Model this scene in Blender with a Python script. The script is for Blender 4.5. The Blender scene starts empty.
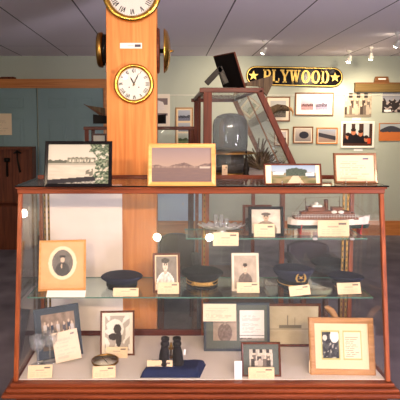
import bpy, math, random
from mathutils import Vector, Matrix, noise
random.seed(7)
PI = math.pi
C = bpy.context.scene.collection
# ------------------------------------------------------------------ camera geometry
F, CX, CY, EYE, PITCH = 500.0, 168.0, 163.0, 1.75, math.radians(4.0)
cp, sp = math.cos(PITCH), math.sin(PITCH)
def P(px, py, Y):
    u = (px-CX)/F; v = (CY-py)/F
    t = Y/(cp+v*sp)
    return Vector((u*t, Y, EYE+t*(-sp+v*cp)))
def ground(px, py, z):
    u = (px-CX)/F; v = (CY-py)/F
    t = (z-EYE)/(-sp+v*cp)
    return Vector((u*t, t*(cp+v*sp), z))
def proj(p):
    d = p.y*cp-(p.z-EYE)*sp
    return CX+F*p.x/d, CY-F*(p.y*sp+(p.z-EYE)*cp)/d
def ppm(Y, py=200):
    return (P(169, py, Y)-P(168, py, Y)).x          # metres per pixel at depth Y
def lin(c):
    return tuple((x/12.92 if x <= .04045 else ((x+.055)/1.055)**2.4) for x in c[:3])
def rgb(r, g, b): return (r/255., g/255., b/255.)

# ------------------------------------------------------------------ materials
def newmat(name):
    m = bpy.data.materials.new(name); m.use_nodes = True
    nt = m.node_tree; b = nt.nodes['Principled BSDF']
    return m, nt, b
def plain(name, c, rough=.6, metal=0, bump=0, bscale=60, var=.12, spec=.15, coat=0):
    m, nt, b = newmat(name)
    L = nt.links
    tc = nt.nodes.new('ShaderNodeTexCoord'); n = nt.nodes.new('ShaderNodeTexNoise')
    n.inputs['Scale'].default_value = bscale; n.inputs['Detail'].default_value = 3
    L.new(tc.outputs['Object'], n.inputs['Vector'])
    mx = nt.nodes.new('ShaderNodeMix'); mx.data_type = 'RGBA'
    l = lin(c)
    mx.inputs[6].default_value = tuple(x*(1-var) for x in l)+(1,)
    mx.inputs[7].default_value = tuple(min(1, x*(1+var)) for x in l)+(1,)
    L.new(n.outputs['Fac'], mx.inputs[0]); L.new(mx.outputs[2], b.inputs['Base Color'])
    b.inputs['Roughness'].default_value = rough; b.inputs['Metallic'].default_value = metal
    b.inputs['Specular IOR Level'].default_value = spec
    b.inputs['Coat Weight'].default_value = coat; b.inputs['Coat Roughness'].default_value = .1
    if bump:
        bp = nt.nodes.new('ShaderNodeBump'); bp.inputs['Strength'].default_value = bump; bp.inputs['Distance'].default_value = .004
        L.new(n.outputs['Fac'], bp.inputs['Height']); L.new(bp.outputs['Normal'], b.inputs['Normal'])
    return m
def wood(name, c1, c2, rough=.35, axis='X', scale=1.0, coat=.15, knots=False):
    m, nt, b = newmat(name); L = nt.links
    tc = nt.nodes.new('ShaderNodeTexCoord'); mp = nt.nodes.new('ShaderNodeMapping')
    s = {'X': (1.2, 22, 22), 'Y': (22, 1.2, 22), 'Z': (22, 22, 1.2)}[axis]
    mp.inputs['Scale'].default_value = tuple(x*scale for x in s)
    L.new(tc.outputs['Object'], mp.inputs['Vector'])
    n = nt.nodes.new('ShaderNodeTexNoise'); n.inputs['Scale'].default_value = 1.6
    n.inputs['Detail'].default_value = 5; n.inputs['Distortion'].default_value = .6
    L.new(mp.outputs['Vector'], n.inputs['Vector'])
    r = nt.nodes.new('ShaderNodeValToRGB')
    r.color_ramp.elements[0].position = .3; r.color_ramp.elements[0].color = lin(c1)+(1,)
    r.color_ramp.elements[1].position = .7; r.color_ramp.elements[1].color = lin(c2)+(1,)
    L.new(n.outputs['Fac'], r.inputs['Fac'])
    out = r.outputs['Color']
    if knots:
        v = nt.nodes.new('ShaderNodeTexVoronoi'); v.inputs['Scale'].default_value = 2.3
        L.new(tc.outputs['Object'], v.inputs['Vector'])
        r2 = nt.nodes.new('ShaderNodeValToRGB')
        r2.color_ramp.elements[0].position = .03; r2.color_ramp.elements[0].color = (.35, .22, .12, 1)
        r2.color_ramp.elements[1].position = .07; r2.color_ramp.elements[1].color = (1, 1, 1, 1)
        L.new(v.outputs['Distance'], r2.inputs['Fac'])
        mx = nt.nodes.new('ShaderNodeMix'); mx.data_type = 'RGBA'; mx.blend_type = 'MULTIPLY'; mx.inputs[0].default_value = 1
        L.new(out, mx.inputs[6]); L.new(r2.outputs['Color'], mx.inputs[7]); out = mx.outputs[2]
    L.new(out, b.inputs['Base Color'])
    b.inputs['Roughness'].default_value = rough; b.inputs['Specular IOR Level'].default_value = .2
    b.inputs['Coat Weight'].default_value = coat; b.inputs['Coat Roughness'].default_value = .15
    return m
def glassmat(name, tint=(.95, .98, .97), f0=.04, boost=1.0, rough=0.0, haze=0.0):
    m, nt, b = newmat(name); L = nt.links
    nt.nodes.remove(b)
    out = nt.nodes['Material Output']
    tr = nt.nodes.new('ShaderNodeBsdfTransparent'); tr.inputs['Color'].default_value = tint+(1,)
    gl = nt.nodes.new('ShaderNodeBsdfGlossy'); gl.inputs['Roughness'].default_value = rough
    lw = nt.nodes.new('ShaderNodeLayerWeight'); lw.inputs['Blend'].default_value = .5
    pw = nt.nodes.new('ShaderNodeMath'); pw.operation = 'POWER'; pw.inputs[1].default_value = 5
    L.new(lw.outputs['Facing'], pw.inputs[0])
    mu = nt.nodes.new('ShaderNodeMath'); mu.operation = 'MULTIPLY_ADD'; mu.inputs[1].default_value = .8
    mu.inputs[2].default_value = f0*boost; mu.use_clamp = True
    L.new(pw.outputs[0], mu.inputs[0])
    mx = nt.nodes.new('ShaderNodeMixShader'); L.new(mu.outputs[0], mx.inputs[0])
    L.new(tr.outputs[0], mx.inputs[1]); L.new(gl.outputs[0], mx.inputs[2])
    last = mx.outputs[0]
    if haze:
        d = nt.nodes.new('ShaderNodeBsdfDiffuse'); d.inputs['Color'].default_value = (.8, .8, .8, 1)
        m2 = nt.nodes.new('ShaderNodeMixShader'); m2.inputs[0].default_value = haze
        L.new(last, m2.inputs[1]); L.new(d.outputs[0], m2.inputs[2]); last = m2.outputs[0]
    L.new(last, out.inputs['Surface'])
    return m
def emit(name, c, s):
    m, nt, b = newmat(name)
    b.inputs['Base Color'].default_value = c+(1,)
    b.inputs['Emission Color'].default_value = c+(1,); b.inputs['Emission Strength'].default_value = s
    return m
def attrmat(name, rough=.25, coat=0):
    m, nt, b = newmat(name)
    a = nt.nodes.new('ShaderNodeAttribute'); a.attribute_name = 'Col'
    nt.links.new(a.outputs['Color'], b.inputs['Base Color'])
    b.inputs['Roughness'].default_value = rough; b.inputs['Coat Weight'].default_value = coat; b.inputs['Specular IOR Level'].default_value = .12
    return m

M = dict(
    case=wood('cherry_wood', rgb(88, 38, 18), rgb(132, 64, 32), .35, 'X', 1, .12),
    casez=wood('cherry_wood_upright', rgb(108, 48, 22), rgb(158, 82, 40), .35, 'Z', 1, .12),
    dark=wood('dark_mahogany', rgb(62, 22, 13), rgb(96, 38, 22), .45, 'X', 1, .1),
    darkz=wood('dark_mahogany_upright', rgb(70, 28, 15), rgb(104, 46, 26), .5, 'Z', 1, 0),
    apron=wood('base_wood', rgb(70, 28, 16), rgb(105, 44, 24), .4, 'X', 1, .3),
    pine=wood('pine_boarding', rgb(192, 112, 54), rgb(218, 144, 78), .6, 'Z', .8, 0, True),
    pinex=wood('pine_trim', rgb(176, 108, 56), rgb(206, 136, 78), .42, 'X', .8, .2, True),
    oak=wood('honey_oak', rgb(194, 132, 64), rgb(224, 164, 94), .35, 'X', 1, .12),
    tanwood=wood('tan_wood', rgb(160, 114, 68), rgb(190, 142, 94), .5, 'X', 1.5, .1),
    walnut=wood('brown_frame_wood', rgb(104, 66, 38), rgb(142, 96, 60), .4, 'X', 1.5, .2),
    oldwood=wood('old_olive_wood', rgb(98, 78, 42), rgb(128, 104, 62), .6, 'X', 1, 0),
    greywood=wood('weathered_wood', rgb(56, 44, 34), rgb(104, 86, 64), .8, 'Z', 2, 0),
    furn=wood('dark_brown_furniture', rgb(70, 34, 20), rgb(108, 56, 34), .5, 'Z', 1, .1),
    brass=plain('brass', rgb(196, 150, 66), .22, 1, 0, 20, .12),
    brassold=plain('aged_brass', rgb(150, 112, 54), .35, 1, 0, 12, .3),
    chrome=plain('silver', rgb(225, 220, 212), .3, .8, 0, 20, .08),
    black=plain('black_paint', rgb(20, 17, 17), .15, spec=.08),
    iron=plain('black_iron', rgb(30, 26, 24), .5, .4, .2, 40),
    white=plain('white_paint', rgb(232, 228, 218), .5),
    dial=plain('ivory_dial', rgb(226, 218, 204), .4, 0, 0, 8, .04),
    lining=plain('cream_cloth_lining', rgb(222, 212, 200), .85, 0, .15, 300, .04),
    panel=plain('pale_linen_panel', rgb(218, 206, 196), .8, 0, .1, 14, .05),
    sage=plain('sage_wall_paint', rgb(176, 182, 168), .8, 0, .05, 90, .03),
    bluerefl=plain('pale_blue_reflection_paint', rgb(190, 212, 232), .8, 0, .05, 90, .03),  # tone of a wall mirrored in the case glass, used as paint
    wain=plain('slate_wainscot', rgb(112, 110, 122), .75, 0, .05, 90, .04),
    doorp=plain('grey_green_door_paint', rgb(124, 148, 152), .5, 0, .03, 60, .04),
    navy=plain('navy_wool', rgb(34, 35, 54), .9, 0, .3, 500, .25),
    blk=plain('black_felt', rgb(24, 22, 24), .9, 0, .3, 500, .25),
    velvet=plain('navy_velvet', rgb(24, 34, 68), .85, 0, .5, 160, .35),
    patent=plain('patent_leather', rgb(14, 13, 14), .12, 0, 0, 30, .05),
    gold=plain('gold_braid', rgb(200, 158, 84), .4, .7, .6, 400, .3),
    goldpaint=plain('gold_leaf', rgb(232, 194, 104), .35, .25, 0, 60, .1),
    bluegrey=plain('blue_grey_mat', rgb(70, 78, 88), .8, 0, 0, 100, .06),
    greymat=plain('grey_green_mat', rgb(92, 98, 92), .8, 0, 0, 100, .06),
    cream=plain('cream_mat_board', rgb(222, 200, 164), .8, 0, 0, 100, .03),
    ivory=plain('ivory_mat_board', rgb(224, 212, 192), .8, 0, 0, 100, .03),
    hullw=plain('hull_white', rgb(226, 214, 200), .4), hullg=plain('hull_green', rgb(34, 52, 44), .4),
    deck=wood('deck_brown', rgb(88, 50, 32), rgb(130, 80, 54), .5, 'X', 3, .1),
    red=plain('red_paint', rgb(168, 34, 30), .4),
    leather=plain('brown_leather', rgb(48, 28, 24), .5, 0, .3, 60, .2),
    tag=plain('white_card', rgb(236, 234, 232), .6),
    glasst=glassmat('case_glass', tint=(.98, .985, .98), boost=1.0),
    glassf=glassmat('front_glass', tint=(.995, .993, .985), boost=1.0, haze=.003),
    glasstop=glassmat('top_glass', tint=(.97, .98, .975), boost=1.6, haze=.006),
    shelf=glassmat('shelf_glass', tint=(.9, .97, .94), boost=1.2, haze=.005),
    vessel=glassmat('vessel_glass', tint=(.93, .95, .95), boost=3, rough=.05, haze=.09),
    vesseld=glassmat('grey_lens_glass', tint=(.32, .35, .40), boost=2.0, rough=.05, haze=.05),
    print=attrmat('printed_picture', .45, 0), paper=attrmat('printed_card', .7),
)
m, nt, b = newmat('shelf_edge'); b.inputs['Base Color'].default_value = lin(rgb(74, 116, 102))+(1,)
b.inputs['Roughness'].default_value = .15; M['edge'] = m

# ------------------------------------------------------------------ mesh builder
I4 = Matrix.Identity(4)
class MB:
    def __init__(s): s.v = []; s.f = []; s.m = []; s.sm = []
    def add(s, vs, fs, mi=0, mt=None, smooth=False):
        o = len(s.v)
        for p in vs: s.v.append(tuple((mt @ Vector(p)) if mt else p))
        for f in fs: s.f.append(tuple(i+o for i in f)); s.m.append(mi); s.sm.append(smooth)
        return s
    def box(s, c, d, mi=0, mt=None, bev=0):
        x, y, z = c; a, b_, h = d[0]/2, d[1]/2, d[2]/2
        if bev <= 0 or bev >= min(a, b_, h):
            vs = [(x+i*a, y+j*b_, z+k*h) for k in (-1, 1) for j in (-1, 1) for i in (-1, 1)]
            return s.add(vs, [(0, 2, 3, 1), (4, 5, 7, 6), (0, 1, 5, 4), (2, 6, 7, 3), (0, 4, 6, 2), (1, 3, 7, 5)], mi, mt)
        e = bev; vs = []; fs = []
        idx = {}
        for k in (-1, 1):
            for j in (-1, 1):
                for i in (-1, 1):
                    idx[(i, j, k, 0)] = len(vs); vs.append((x+i*a, y+j*(b_-e), z+k*(h-e)))
                    idx[(i, j, k, 1)] = len(vs); vs.append((x+i*(a-e), y+j*b_, z+k*(h-e)))
                    idx[(i, j, k, 2)] = len(vs); vs.append((x+i*(a-e), y+j*(b_-e), z+k*h))
        g = lambda i, j, k, w: idx[(i, j, k, w)]
        for q in (-1, 1):
            fs.append([g(q, -1, -1, 0), g(q, 1, -1, 0), g(q, 1, 1, 0), g(q, -1, 1, 0)][::q])
            fs.append([g(-1, q, -1, 1), g(1, q, -1, 1), g(1, q, 1, 1), g(-1, q, 1, 1)][::-q])
            fs.append([g(-1, -1, q, 2), g(1, -1, q, 2), g(1, 1, q, 2), g(-1, 1, q, 2)][::q])
        for p in (-1, 1):
            for q in (-1, 1):
                fs.append([g(-1, p, q, 1), g(1, p, q, 1), g(1, p, q, 2), g(-1, p, q, 2)][::-p*q])
                fs.append([g(p, -1, q, 0), g(p, 1, q, 0), g(p, 1, q, 2), g(p, -1, q, 2)][::p*q])
                fs.append([g(p, q, -1, 0), g(p, q, 1, 0), g(p, q, 1, 1), g(p, q, -1, 1)][::-p*q])
                for r in (-1, 1): fs.append([g(p, q, r, 0), g(p, q, r, 1), g(p, q, r, 2)][::p*q*r])
        return s.add(vs, fs, mi, mt)
    def bar(s, p0, p1, w, d, mi=0, xax=(1, 0, 0)):
        p0 = Vector(p0); p1 = Vector(p1); z = (p1-p0).normalized(); x = Vector(xax)
        x = (x-z*x.dot(z)).normalized(); y = z.cross(x); L = (p1-p0).length
        mt = Matrix.Translation(p0) @ Matrix((x, y, z)).transposed().to_4x4()
        return s.box((0, 0, L/2), (w, d, L), mi, mt, min(w, d)*.12)
    def poly(s, pts, th, mi=0, mt=None, ax='y'):
        """pts in x,z plane, extruded from y=0 to y=th"""
        n = len(pts)
        vs = [(p[0], 0, p[1]) for p in pts]+[(p[0], th, p[1]) for p in pts]
        fs = [tuple(range(n)), tuple(range(2*n-1, n-1, -1))]
        fs += [(i, i+n, (i+1) % n+n, (i+1) % n) for i in range(n)]
        return s.add(vs, fs, mi, mt)
    def lathe(s, prof, seg=32, mi=0, mt=None, smooth=True, sx=1, sy=1, cap=True):
        vs = []; fs = []
        for r, z in prof:
            for i in range(seg):
                a = 2*PI*i/seg; vs.append((r*sx*math.cos(a), r*sy*math.sin(a), z))
        for k in range(len(prof)-1):
            for i in range(seg):
                j = (i+1) % seg
                fs.append((k*seg+i, k*seg+j, (k+1)*seg+j, (k+1)*seg+i))
        if cap and prof[0][0] > 1e-6: fs.append(tuple(range(seg-1, -1, -1)))
        if cap and prof[-1][0] > 1e-6: fs.append(tuple((len(prof)-1)*seg+i for i in range(seg)))
        return s.add(vs, fs, mi, mt, smooth)
    def tube(s, pts, r, seg=10, mi=0):
        pts = [Vector(p) for p in pts]; rr = r if hasattr(r, '__len__') else [r]*len(pts)
        vs = []; fs = []
        for k, p in enumerate(pts):
            d = (pts[min(k+1, len(pts)-1)]-pts[max(k-1, 0)]).normalized()
            a = d.cross(Vector((0, 1, .01))); a = a.normalized() if a.length > .05 else Vector((1, 0, 0)); b_ = d.cross(a)
            for i in range(seg):
                t = 2*PI*i/seg; q = p+(a*math.cos(t)+b_*math.sin(t))*rr[k]; vs.append(tuple(q))
        for k in range(len(pts)-1):
            for i in range(seg):
                j = (i+1) % seg; fs.append((k*seg+i, k*seg+j, (k+1)*seg+j, (k+1)*seg+i))
        fs.append(tuple(range(seg))); fs.append(tuple((len(pts)-1)*seg+i for i in range(seg-1, -1, -1)))
        return s.add(vs, fs, mi, None, True)
    def build(s, name, mats, parent=None):
        me = bpy.data.meshes.new(name); me.from_pydata(s.v, [], s.f)
        mats = mats if isinstance(mats, (list, tuple)) else [mats]
        for m_ in mats: me.materials.append(M[m_] if isinstance(m_, str) else m_)
        me.polygons.foreach_set('material_index', s.m); me.polygons.foreach_set('use_smooth', s.sm)
        me.validate(); me.update()
        o = bpy.data.objects.new(name, me); C.objects.link(o)
        if parent: o.parent = parent
        LAST[0] = o
        return o
def last_obj(): return LAST[0]
LAST = [None]
def rot(rx=0, ry=0, rz=0): return Matrix.Rotation(rz, 4, 'Z') @ Matrix.Rotation(rx, 4, 'X') @ Matrix.Rotation(ry, 4, 'Y')
T = Matrix.Translation
def thing(name, label, cat, loc=(0, 0, 0), R=None, group=None):
    o = bpy.data.objects.new(name, None); C.objects.link(o); o.empty_display_size = .05
    o.location = loc
    if R is not None: o.rotation_euler = R.to_euler()
    return tag(o, label, cat, group)
def tag(o, label, cat, group=None):
    o['label'] = label; o['category'] = cat
    if group: o['group'] = group
    return o
def struct(o): o['kind'] = 'structure'; return o

# ------------------------------------------------------------------ painted pictures
def grid_pic(name, w, h, fn, parent=None, cx=0, z0=0, y=0, nx=60, ny=40, mat='print', wide=None):
    vs = [(cx-w/2+w*i/nx, y, z0+h*j/ny) for j in range(ny+1) for i in range(nx+1)]
    fs = [(j*(nx+1)+i, j*(nx+1)+i+1, (j+1)*(nx+1)+i+1, (j+1)*(nx+1)+i) for j in range(ny) for i in range(nx)]
    b_ = MB().add(vs, fs)
    o = b_.build(name, mat, parent)
    ca = o.data.color_attributes.new('Col', 'FLOAT_COLOR', 'POINT')
    cols = []
    for j in range(ny+1):
        for i in range(nx+1):
            c = fn(i/nx, j/ny); cols += list(lin([max(0, min(1, q)) for q in c]))+[1]
    ca.data.foreach_set('color', cols)
    return o
def N(u, v, s=5, k=0): return noise.noise(Vector((u*s, v*s, k)))
def FB(u, v, s=5, k=0): return noise.fractal(Vector((u*s, v*s, k)), 1, 2, 4)
def mix(a, b_, t): t = max(0, min(1, t)); return tuple(x*(1-t)+y*t for x, y in zip(a, b_))
def ell(u, v, cu, cv, ru, rv): return ((u-cu)/ru)**2+((v-cv)/rv)**2 < 1
def sc(c, k): return tuple(x*k for x in c)
def pic_lake(u, v): return sc(pic_lake0(u, v), .9)
def pic_lake0(u, v):
    c = mix(rgb(216, 206, 184), rgb(188, 182, 164), v) if v > .56 else mix(rgb(205, 194, 172), rgb(180, 170, 150), FB(u, v*3, 4)*.5+.4)
    top = .60+.03*N(u, 0, 18)+(.07 if .32 < u < .78 else 0)
    if .52 < v < top: c = mix(rgb(92, 92, 78), rgb(150, 146, 124), N(u, v, 26)+.5) if u > .3 else rgb(84, 86, 72)
    if .35 < u < .75 and .56 < v < .62 and N(u, 0, 40) > 0: c = rgb(196, 188, 166)
    if .47 < v < .52: c = mix(c, rgb(130, 126, 108), .6)
    if .62 < u < .74 and .22+.08*N(u, v, 15) < v < .34+.1*N(u, v, 20): c = rgb(110, 106, 90)
    d = .10+.12*u
    if v < d and v > d-.12 and u < .78: c = rgb(38, 36, 40)
    elif v <= d-.09: c = mix(rgb(80, 78, 70), rgb(200, 194, 178), N(u, v, 40)+.5)
    if u > .78-.06*N(0, v, 7)-.1*(v > .8) and FB(u, v, 13) > -.28: c = mix(rgb(40, 58, 40), rgb(150, 158, 130), FB(u, v, 22)+.45)
    return c
def pic_harbour(u, v): return sc(pic_harbour0(u, v), .84)
def pic_harbour0(u, v):
    c = mix(rgb(176, 150, 132), rgb(150, 130, 128), (v-.5)*2)
    hill = .47+.06*N(u, 0, 6)+.08*math.exp(-((u-.5)/.12)**2)+.28*max(0, u-.72)
    if v < hill: c = mix(rgb(108, 88, 84), rgb(140, 116, 104), N(u, v, 20)+.4)
    if v < .43: c = mix(rgb(128, 104, 96), rgb(108, 90, 92), .5-v+FB(u, v*4, 6)*.3)
    if .42 < v < .46: c = mix(c, rgb(168, 144, 126), .5+N(u, 0, 30))
    if .8 < u < .97 and .40 < v < .44: c = rgb(196, 182, 164)
    return c
def pic_pano(u, v):
    c = mix(rgb(190, 188, 176), rgb(132, 150, 168), v)
    if u < .1 or u > .93: return rgb(246, 222, 176)
    hill = .62+.1*N(u, 0, 5)
    if v < hill: c = rgb(112, 116, 96) if N(u, v, 9) > 0 else rgb(128, 112, 84)
    if .38 < u < .76 and v < .86+.05*N(u, 0, 20)-1.3*abs(u-.56)**1.5 and v > .42: c = mix(rgb(50, 62, 50), rgb(84, 92, 80), N(u, v, 30)+.4)
    if v < .4: c = mix(rgb(142, 122, 88), rgb(96, 96, 62), N(u, v, 6)+.4+abs(u-.5))
    if v < .42 and abs(u-.55) < .05+.25*(.42-v): c = rgb(192, 170, 138)
    if .74 < u < .9 and .42 < v < .6: c = rgb(226, 226, 222)
    if .14 < u < .34 and .48 < v < .62: c = rgb(206, 202, 196)
    if u > .78 and v < .42 and v > .3: c = rgb(78, 84, 90)
    return c
def doc(lines=12, bg=rgb(238, 222, 198), ink=rgb(150, 138, 124), m_=.1, logo=False, seed=0):
    def f(u, v):
        if logo and .7 < u < .86 and .84 < v < .9: return rgb(90, 90, 110)
        if u < m_ or u > 1-m_ or v < m_ or v > .82: return bg
        k = (v-m_)*lines/(.82-m_)
        if k % 1 < .42:
            w = .55+.4*((math.sin(int(k)*12.9+seed)*43758) % 1)
            if u < m_+(1-2*m_)*w and (math.sin(int(u*26)*3.1+int(k)*7.7+seed)*999 % 1) > .18: return mix(bg, ink, .75)
        return bg
    return f
def cardpic(seed=0):
    def f(u, v):
        bg = rgb(228, 200, 162)
        if .66 < u < .92 and .72 < v < .86: return rgb(104, 92, 84)
        if v > .55 and v < .66 and .3 < u < .66: return rgb(176, 156, 134)
        for k in range(3):
            if abs(v-(.18+.12*k)) < .025 and .1 < u < .72+.2*((seed*7+k*3) % 5)/5 and (int(u*30+seed) % 5): return rgb(196, 174, 148)
        return bg
    return f
def portrait(bg=rgb(160, 140, 118), coat=rgb(80, 70, 64), hat=None, skin=rgb(204, 180, 154), shirt=None, cx=.5, cy=.62, k=1.0, vign=0):
    def f(u, v):
        c = mix(bg, sc(bg, .8), FB(u, v, 3)*.6+.3)
        if ell(u, v, cx, cy-.5*k, .34*k, .36*k): c = mix(coat, sc(coat, 1.3), N(u, v, 12)+.3)
        if shirt and ell(u, v, cx, cy-.42*k, .26*k, .26*k): c = mix(shirt, sc(shirt, .75), N(u, v, 9)+.4)
        if ell(u, v, cx, cy-.14*k, .06*k, .07*k): c = sc(skin, .85)
        if ell(u, v, cx, cy, .095*k, .13*k):
            c = skin
            if abs(v-cy-.02*k) < .018*k and abs(abs(u-cx)-.04*k) < .018*k: c = rgb(70, 54, 46)
            if abs(v-cy+.065*k) < .01*k and abs(u-cx) < .03*k: c = rgb(120, 84, 72)
            if abs(u-cx) < .01*k and -.03*k < v-cy < .02*k: c = sc(skin, .8)
        if ell(u, v, cx, cy+.1*k, .1*k, .06*k): c = rgb(60, 48, 42)
        if hat and ell(u, v, cx, cy+.11*k, .15*k, .06*k): c = hat
        return c
    return f
def crowd(n=6, bg=rgb(176, 166, 150), seed=0, sky=True, coat=(rgb(70, 66, 62), rgb(170, 160, 148), rgb(110, 100, 92))):
    def f(u, v):
        c = mix(bg, sc(bg, .8), N(u, v, 8, seed)+.4)
        if v > .8 and sky and (int(u*7) % 2): c = rgb(58, 54, 52)
        if v < .14: c = sc(bg, .7)
        for r_, (b0, hh) in enumerate(((.38, .3), (.1, .36))):
            for i in range(n):
                x = (i+.5+.3*math.sin(i*5+r_+seed))/n; hgt = hh*(1+.12*math.sin(i*9+seed))
                if b0 < v < b0+hgt and abs(u-x) < .33/n: c = coat[(i+r_+seed) % 3]
                if ell(u, v, x, b0+hgt+.04, .16/n, .05): c = rgb(206, 182, 160)
        return c
    return f
def pic_landscape(a, b_, g, seed=0, hz=.5):
    def f(u, v):
        c = mix(a, b_, v)
        if v < hz+.15*N(u, 0, 4, seed): c = mix(g, sc(g, .5), N(u, v, 9, seed)+.5)
        if v < hz*.5: c = mix(sc(g, 1.3), g, N(u, v, 14, seed)+.5)
        return c
    return f
def pic_people(u, v):
    c = rgb(190, 196, 196) if (.1 < u < .3 or .42 < u < .55 or .7 < u < .9) and v > .4 else rgb(66, 46, 40)
    for x, y, s_ in ((.18, .42, .13), (.36, .62, .14), (.6, .55, .13), (.8, .3, .12)):
        if ell(u, v, x, y-.35, s_*1.3, .35): c = rgb(28, 24, 28)
        if ell(u, v, x, y, s_*.6, .13): c = rgb(186, 116, 84)
        if ell(u, v, x, y+.1, s_*.62, .08): c = rgb(40, 28, 24)
    if v < .12: c = rgb(70, 44, 36)
    if .84 < u < .95 and .1 < v < .34: c = rgb(200, 70, 40)
    return c

# ------------------------------------------------------------------ frames and cards
def frame(label, cat, loc, w, h, fw, pic, fm, ft=.018, mt=None, mw=0, tilt=0, yaw=0, roll=0, stand=False, name='picture_frame', group=None, nx=None, inset=None, extra=None):
    """mt material of the mat board, mw its width; loc = bottom centre of the front"""
    dz = abs(math.sin(roll))*w/2
    t = thing(name, label, cat, (loc[0], loc[1], loc[2]+dz), rot(-tilt, roll, 0) if not yaw else Matrix.Rotation(yaw, 4, 'Z') @ rot(-tilt, roll, 0), group)
    if fw > 0:
        b_ = MB(); o = [(-w/2, 0), (w/2, 0), (w/2, h), (-w/2, h)]; i_ = [(-w/2+fw, fw), (w/2-fw, fw), (w/2-fw, h-fw), (-w/2+fw, h-fw)]
        e = fw*.25; o2 = [(-w/2+e, e), (w/2-e, e), (w/2-e, h-e), (-w/2+e, h-e)]
        vs = [(x, ft, z) for x, z in o]+[(x, ft*.2, z) for x, z in o]+[(x, 0, z) for x, z in o2]+[(x, ft*.18, z) for x, z in i_]+[(x, ft*.8, z) for x, z in i_]
        fs = []
        for k in range(4):
            for a in range(4):
                c2 = (a+1) % 4; fs.append((k*4+a, k*4+c2, (k+1)*4+c2, (k+1)*4+a))
        for a in range(4):
            c2 = (a+1) % 4; fs.append((16+a, 16+c2, c2, a))
        b_.add(vs, fs); b_.build('frame', fm, t)
    iw, ih = w-2*fw, h-2*fw
    yb = ft*.55 if fw else ft*.3
    MB().box((0, (yb+ft*.82)/2+.0005, h/2), (iw+fw*.6, ft*.82-yb, ih+fw*.6)).build('backing', 'oldwood' if fw else 'white', t)
    if mt:
        MB().box((0, yb-.0015, h/2), (iw, .002, ih)).build('mat_board', mt, t); yb -= .003
    mws = mw if hasattr(mw, '__len__') else (mw, mw, mw, mw)   # left,right,bottom,top
    pw = iw-mws[0]-mws[1]; ph = ih-mws[2]-mws[3]
    nx = nx or max(16, min(130, int(pw/.0036)))
    pics = pic if isinstance(pic, list) else [(pic, 0, 1, 0, 1)]
    for q in pics:
        fn, u0, u1, v0, v1 = q
        grid_pic('print', pw*(u1-u0), ph*(v1-v0), fn, t, -w/2+fw+mws[0]+pw*(u0+u1)/2, fw+mws[2]+ph*v0, yb-.0008, max(10, int(nx*(u1-u0))), max(10, int(nx*(u1-u0)*ph*(v1-v0)/max(.001, pw*(u1-u0)))))
    if stand:
        s_ = MB(); L = h*.62; a = tilt+.32
        # strut behind, from mid height down to the surface
        top = Vector((0, ft, h*.55)); R = rot(-tilt, roll, 0).to_3x3(); Ri = R.inverted()
        wt = R @ top; foot = Ri @ Vector((wt.x, wt.y+wt.z*.34, 0.002-dz))
        s_.bar(top, foot, .03 if w > .15 else .015, .003); s_.build('easel_strut', 'black', t)
    return t
def fpx(label, cat, x0, x1, yt, yb, z, fw, pic, fm, tilt=.2, **k):
    """frame standing on height z, by picture extents at the bottom edge"""
    p0 = ground(x0, yb, z); p1 = ground(x1, yb, z)
    w = (p1-p0).x; lo, hi = .02, 1.5
    for _ in range(40):
        h = (lo+hi)/2
        if proj(Vector((p0.x, p0.y+h*math.sin(tilt), z+h*math.cos(tilt))))[1] > yt: lo = h
        else: hi = h
    s_ = w/(x1-x0)
    k = {a: (tuple(q*s_ for q in v) if a == 'mw' and hasattr(v, '__len__') else v*s_ if a == 'mw' else v) for a, v in k.items()}
    return frame(label, cat, ((p0.x+p1.x)/2, p0.y, z+.0005), w, h, fw*s_, pic, fm, tilt=tilt, stand=k.pop('stand', True), **k)
WALLY = 8.1
def wpx(label, cat, x0, x1, yt, yb, fw, pic, fm, ft=.02, **k):
    Y = WALLY-ft-.001
    a = P(x0, yb, Y); b_ = P(x1, yt, Y); s_ = (b_.x-a.x)/(x1-x0)
    k = {q: (tuple(z*s_ for z in v) if q == 'mw' and hasattr(v, '__len__') else v*s_ if q == 'mw' else v) for q, v in k.items()}
    return frame(label, cat, ((a.x+b_.x)/2, Y, a.z), b_.x-a.x, b_.z-a.z, fw*s_, pic, fm, ft=ft, **k)
ncard = 0
def card(label, x0, x1, yt, yb, z=None, Y=None, roll=0, tilt=.35, fn=None, yaw=0, group='cream caption cards in the display case'):
    global ncard; ncard += 1
    if z is not None: p0 = ground(x0, yb, z); p1 = ground(x1, yb, z)
    else: p0 = P(x0, yb, Y); p1 = P(x1, yb, Y); z = p0.z; tilt = 0
    w = (p1-p0).x; lo, hi = .01, .6
    for _ in range(30):
        h = (lo+hi)/2
        if proj(Vector((p0.x, p0.y+h*math.sin(tilt), z+h*math.cos(tilt))))[1] > yt: lo = h
        else: hi = h
    dz = abs(math.sin(roll))*w/2
    t = thing('caption_card', label, 'card', ((p0.x+p1.x)/2, p0.y, z+.0006+dz), Matrix.Rotation(yaw, 4, 'Z') @ rot(-tilt, roll, 0), group)
    b_ = MB().box((0, .0012, h/2), (w, .0016, h))
    if tilt > .1:   # folded back flap keeps the card standing
        top = Vector((0, .002, h*.98)); R = rot(-tilt, roll, 0).to_3x3(); wt = R @ top
        foot = R.inverted() @ Vector((wt.x, wt.y+wt.z*.45, -dz+.001)); b_.bar(top, foot, w*.5, .001)
    b_.build('card', 'cream', t)
    grid_pic('printed_face', w*.995, h*.99, fn or cardpic(ncard), t, 0, h*.005, -.0003, 40, 24, 'paper')
    return t

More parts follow.
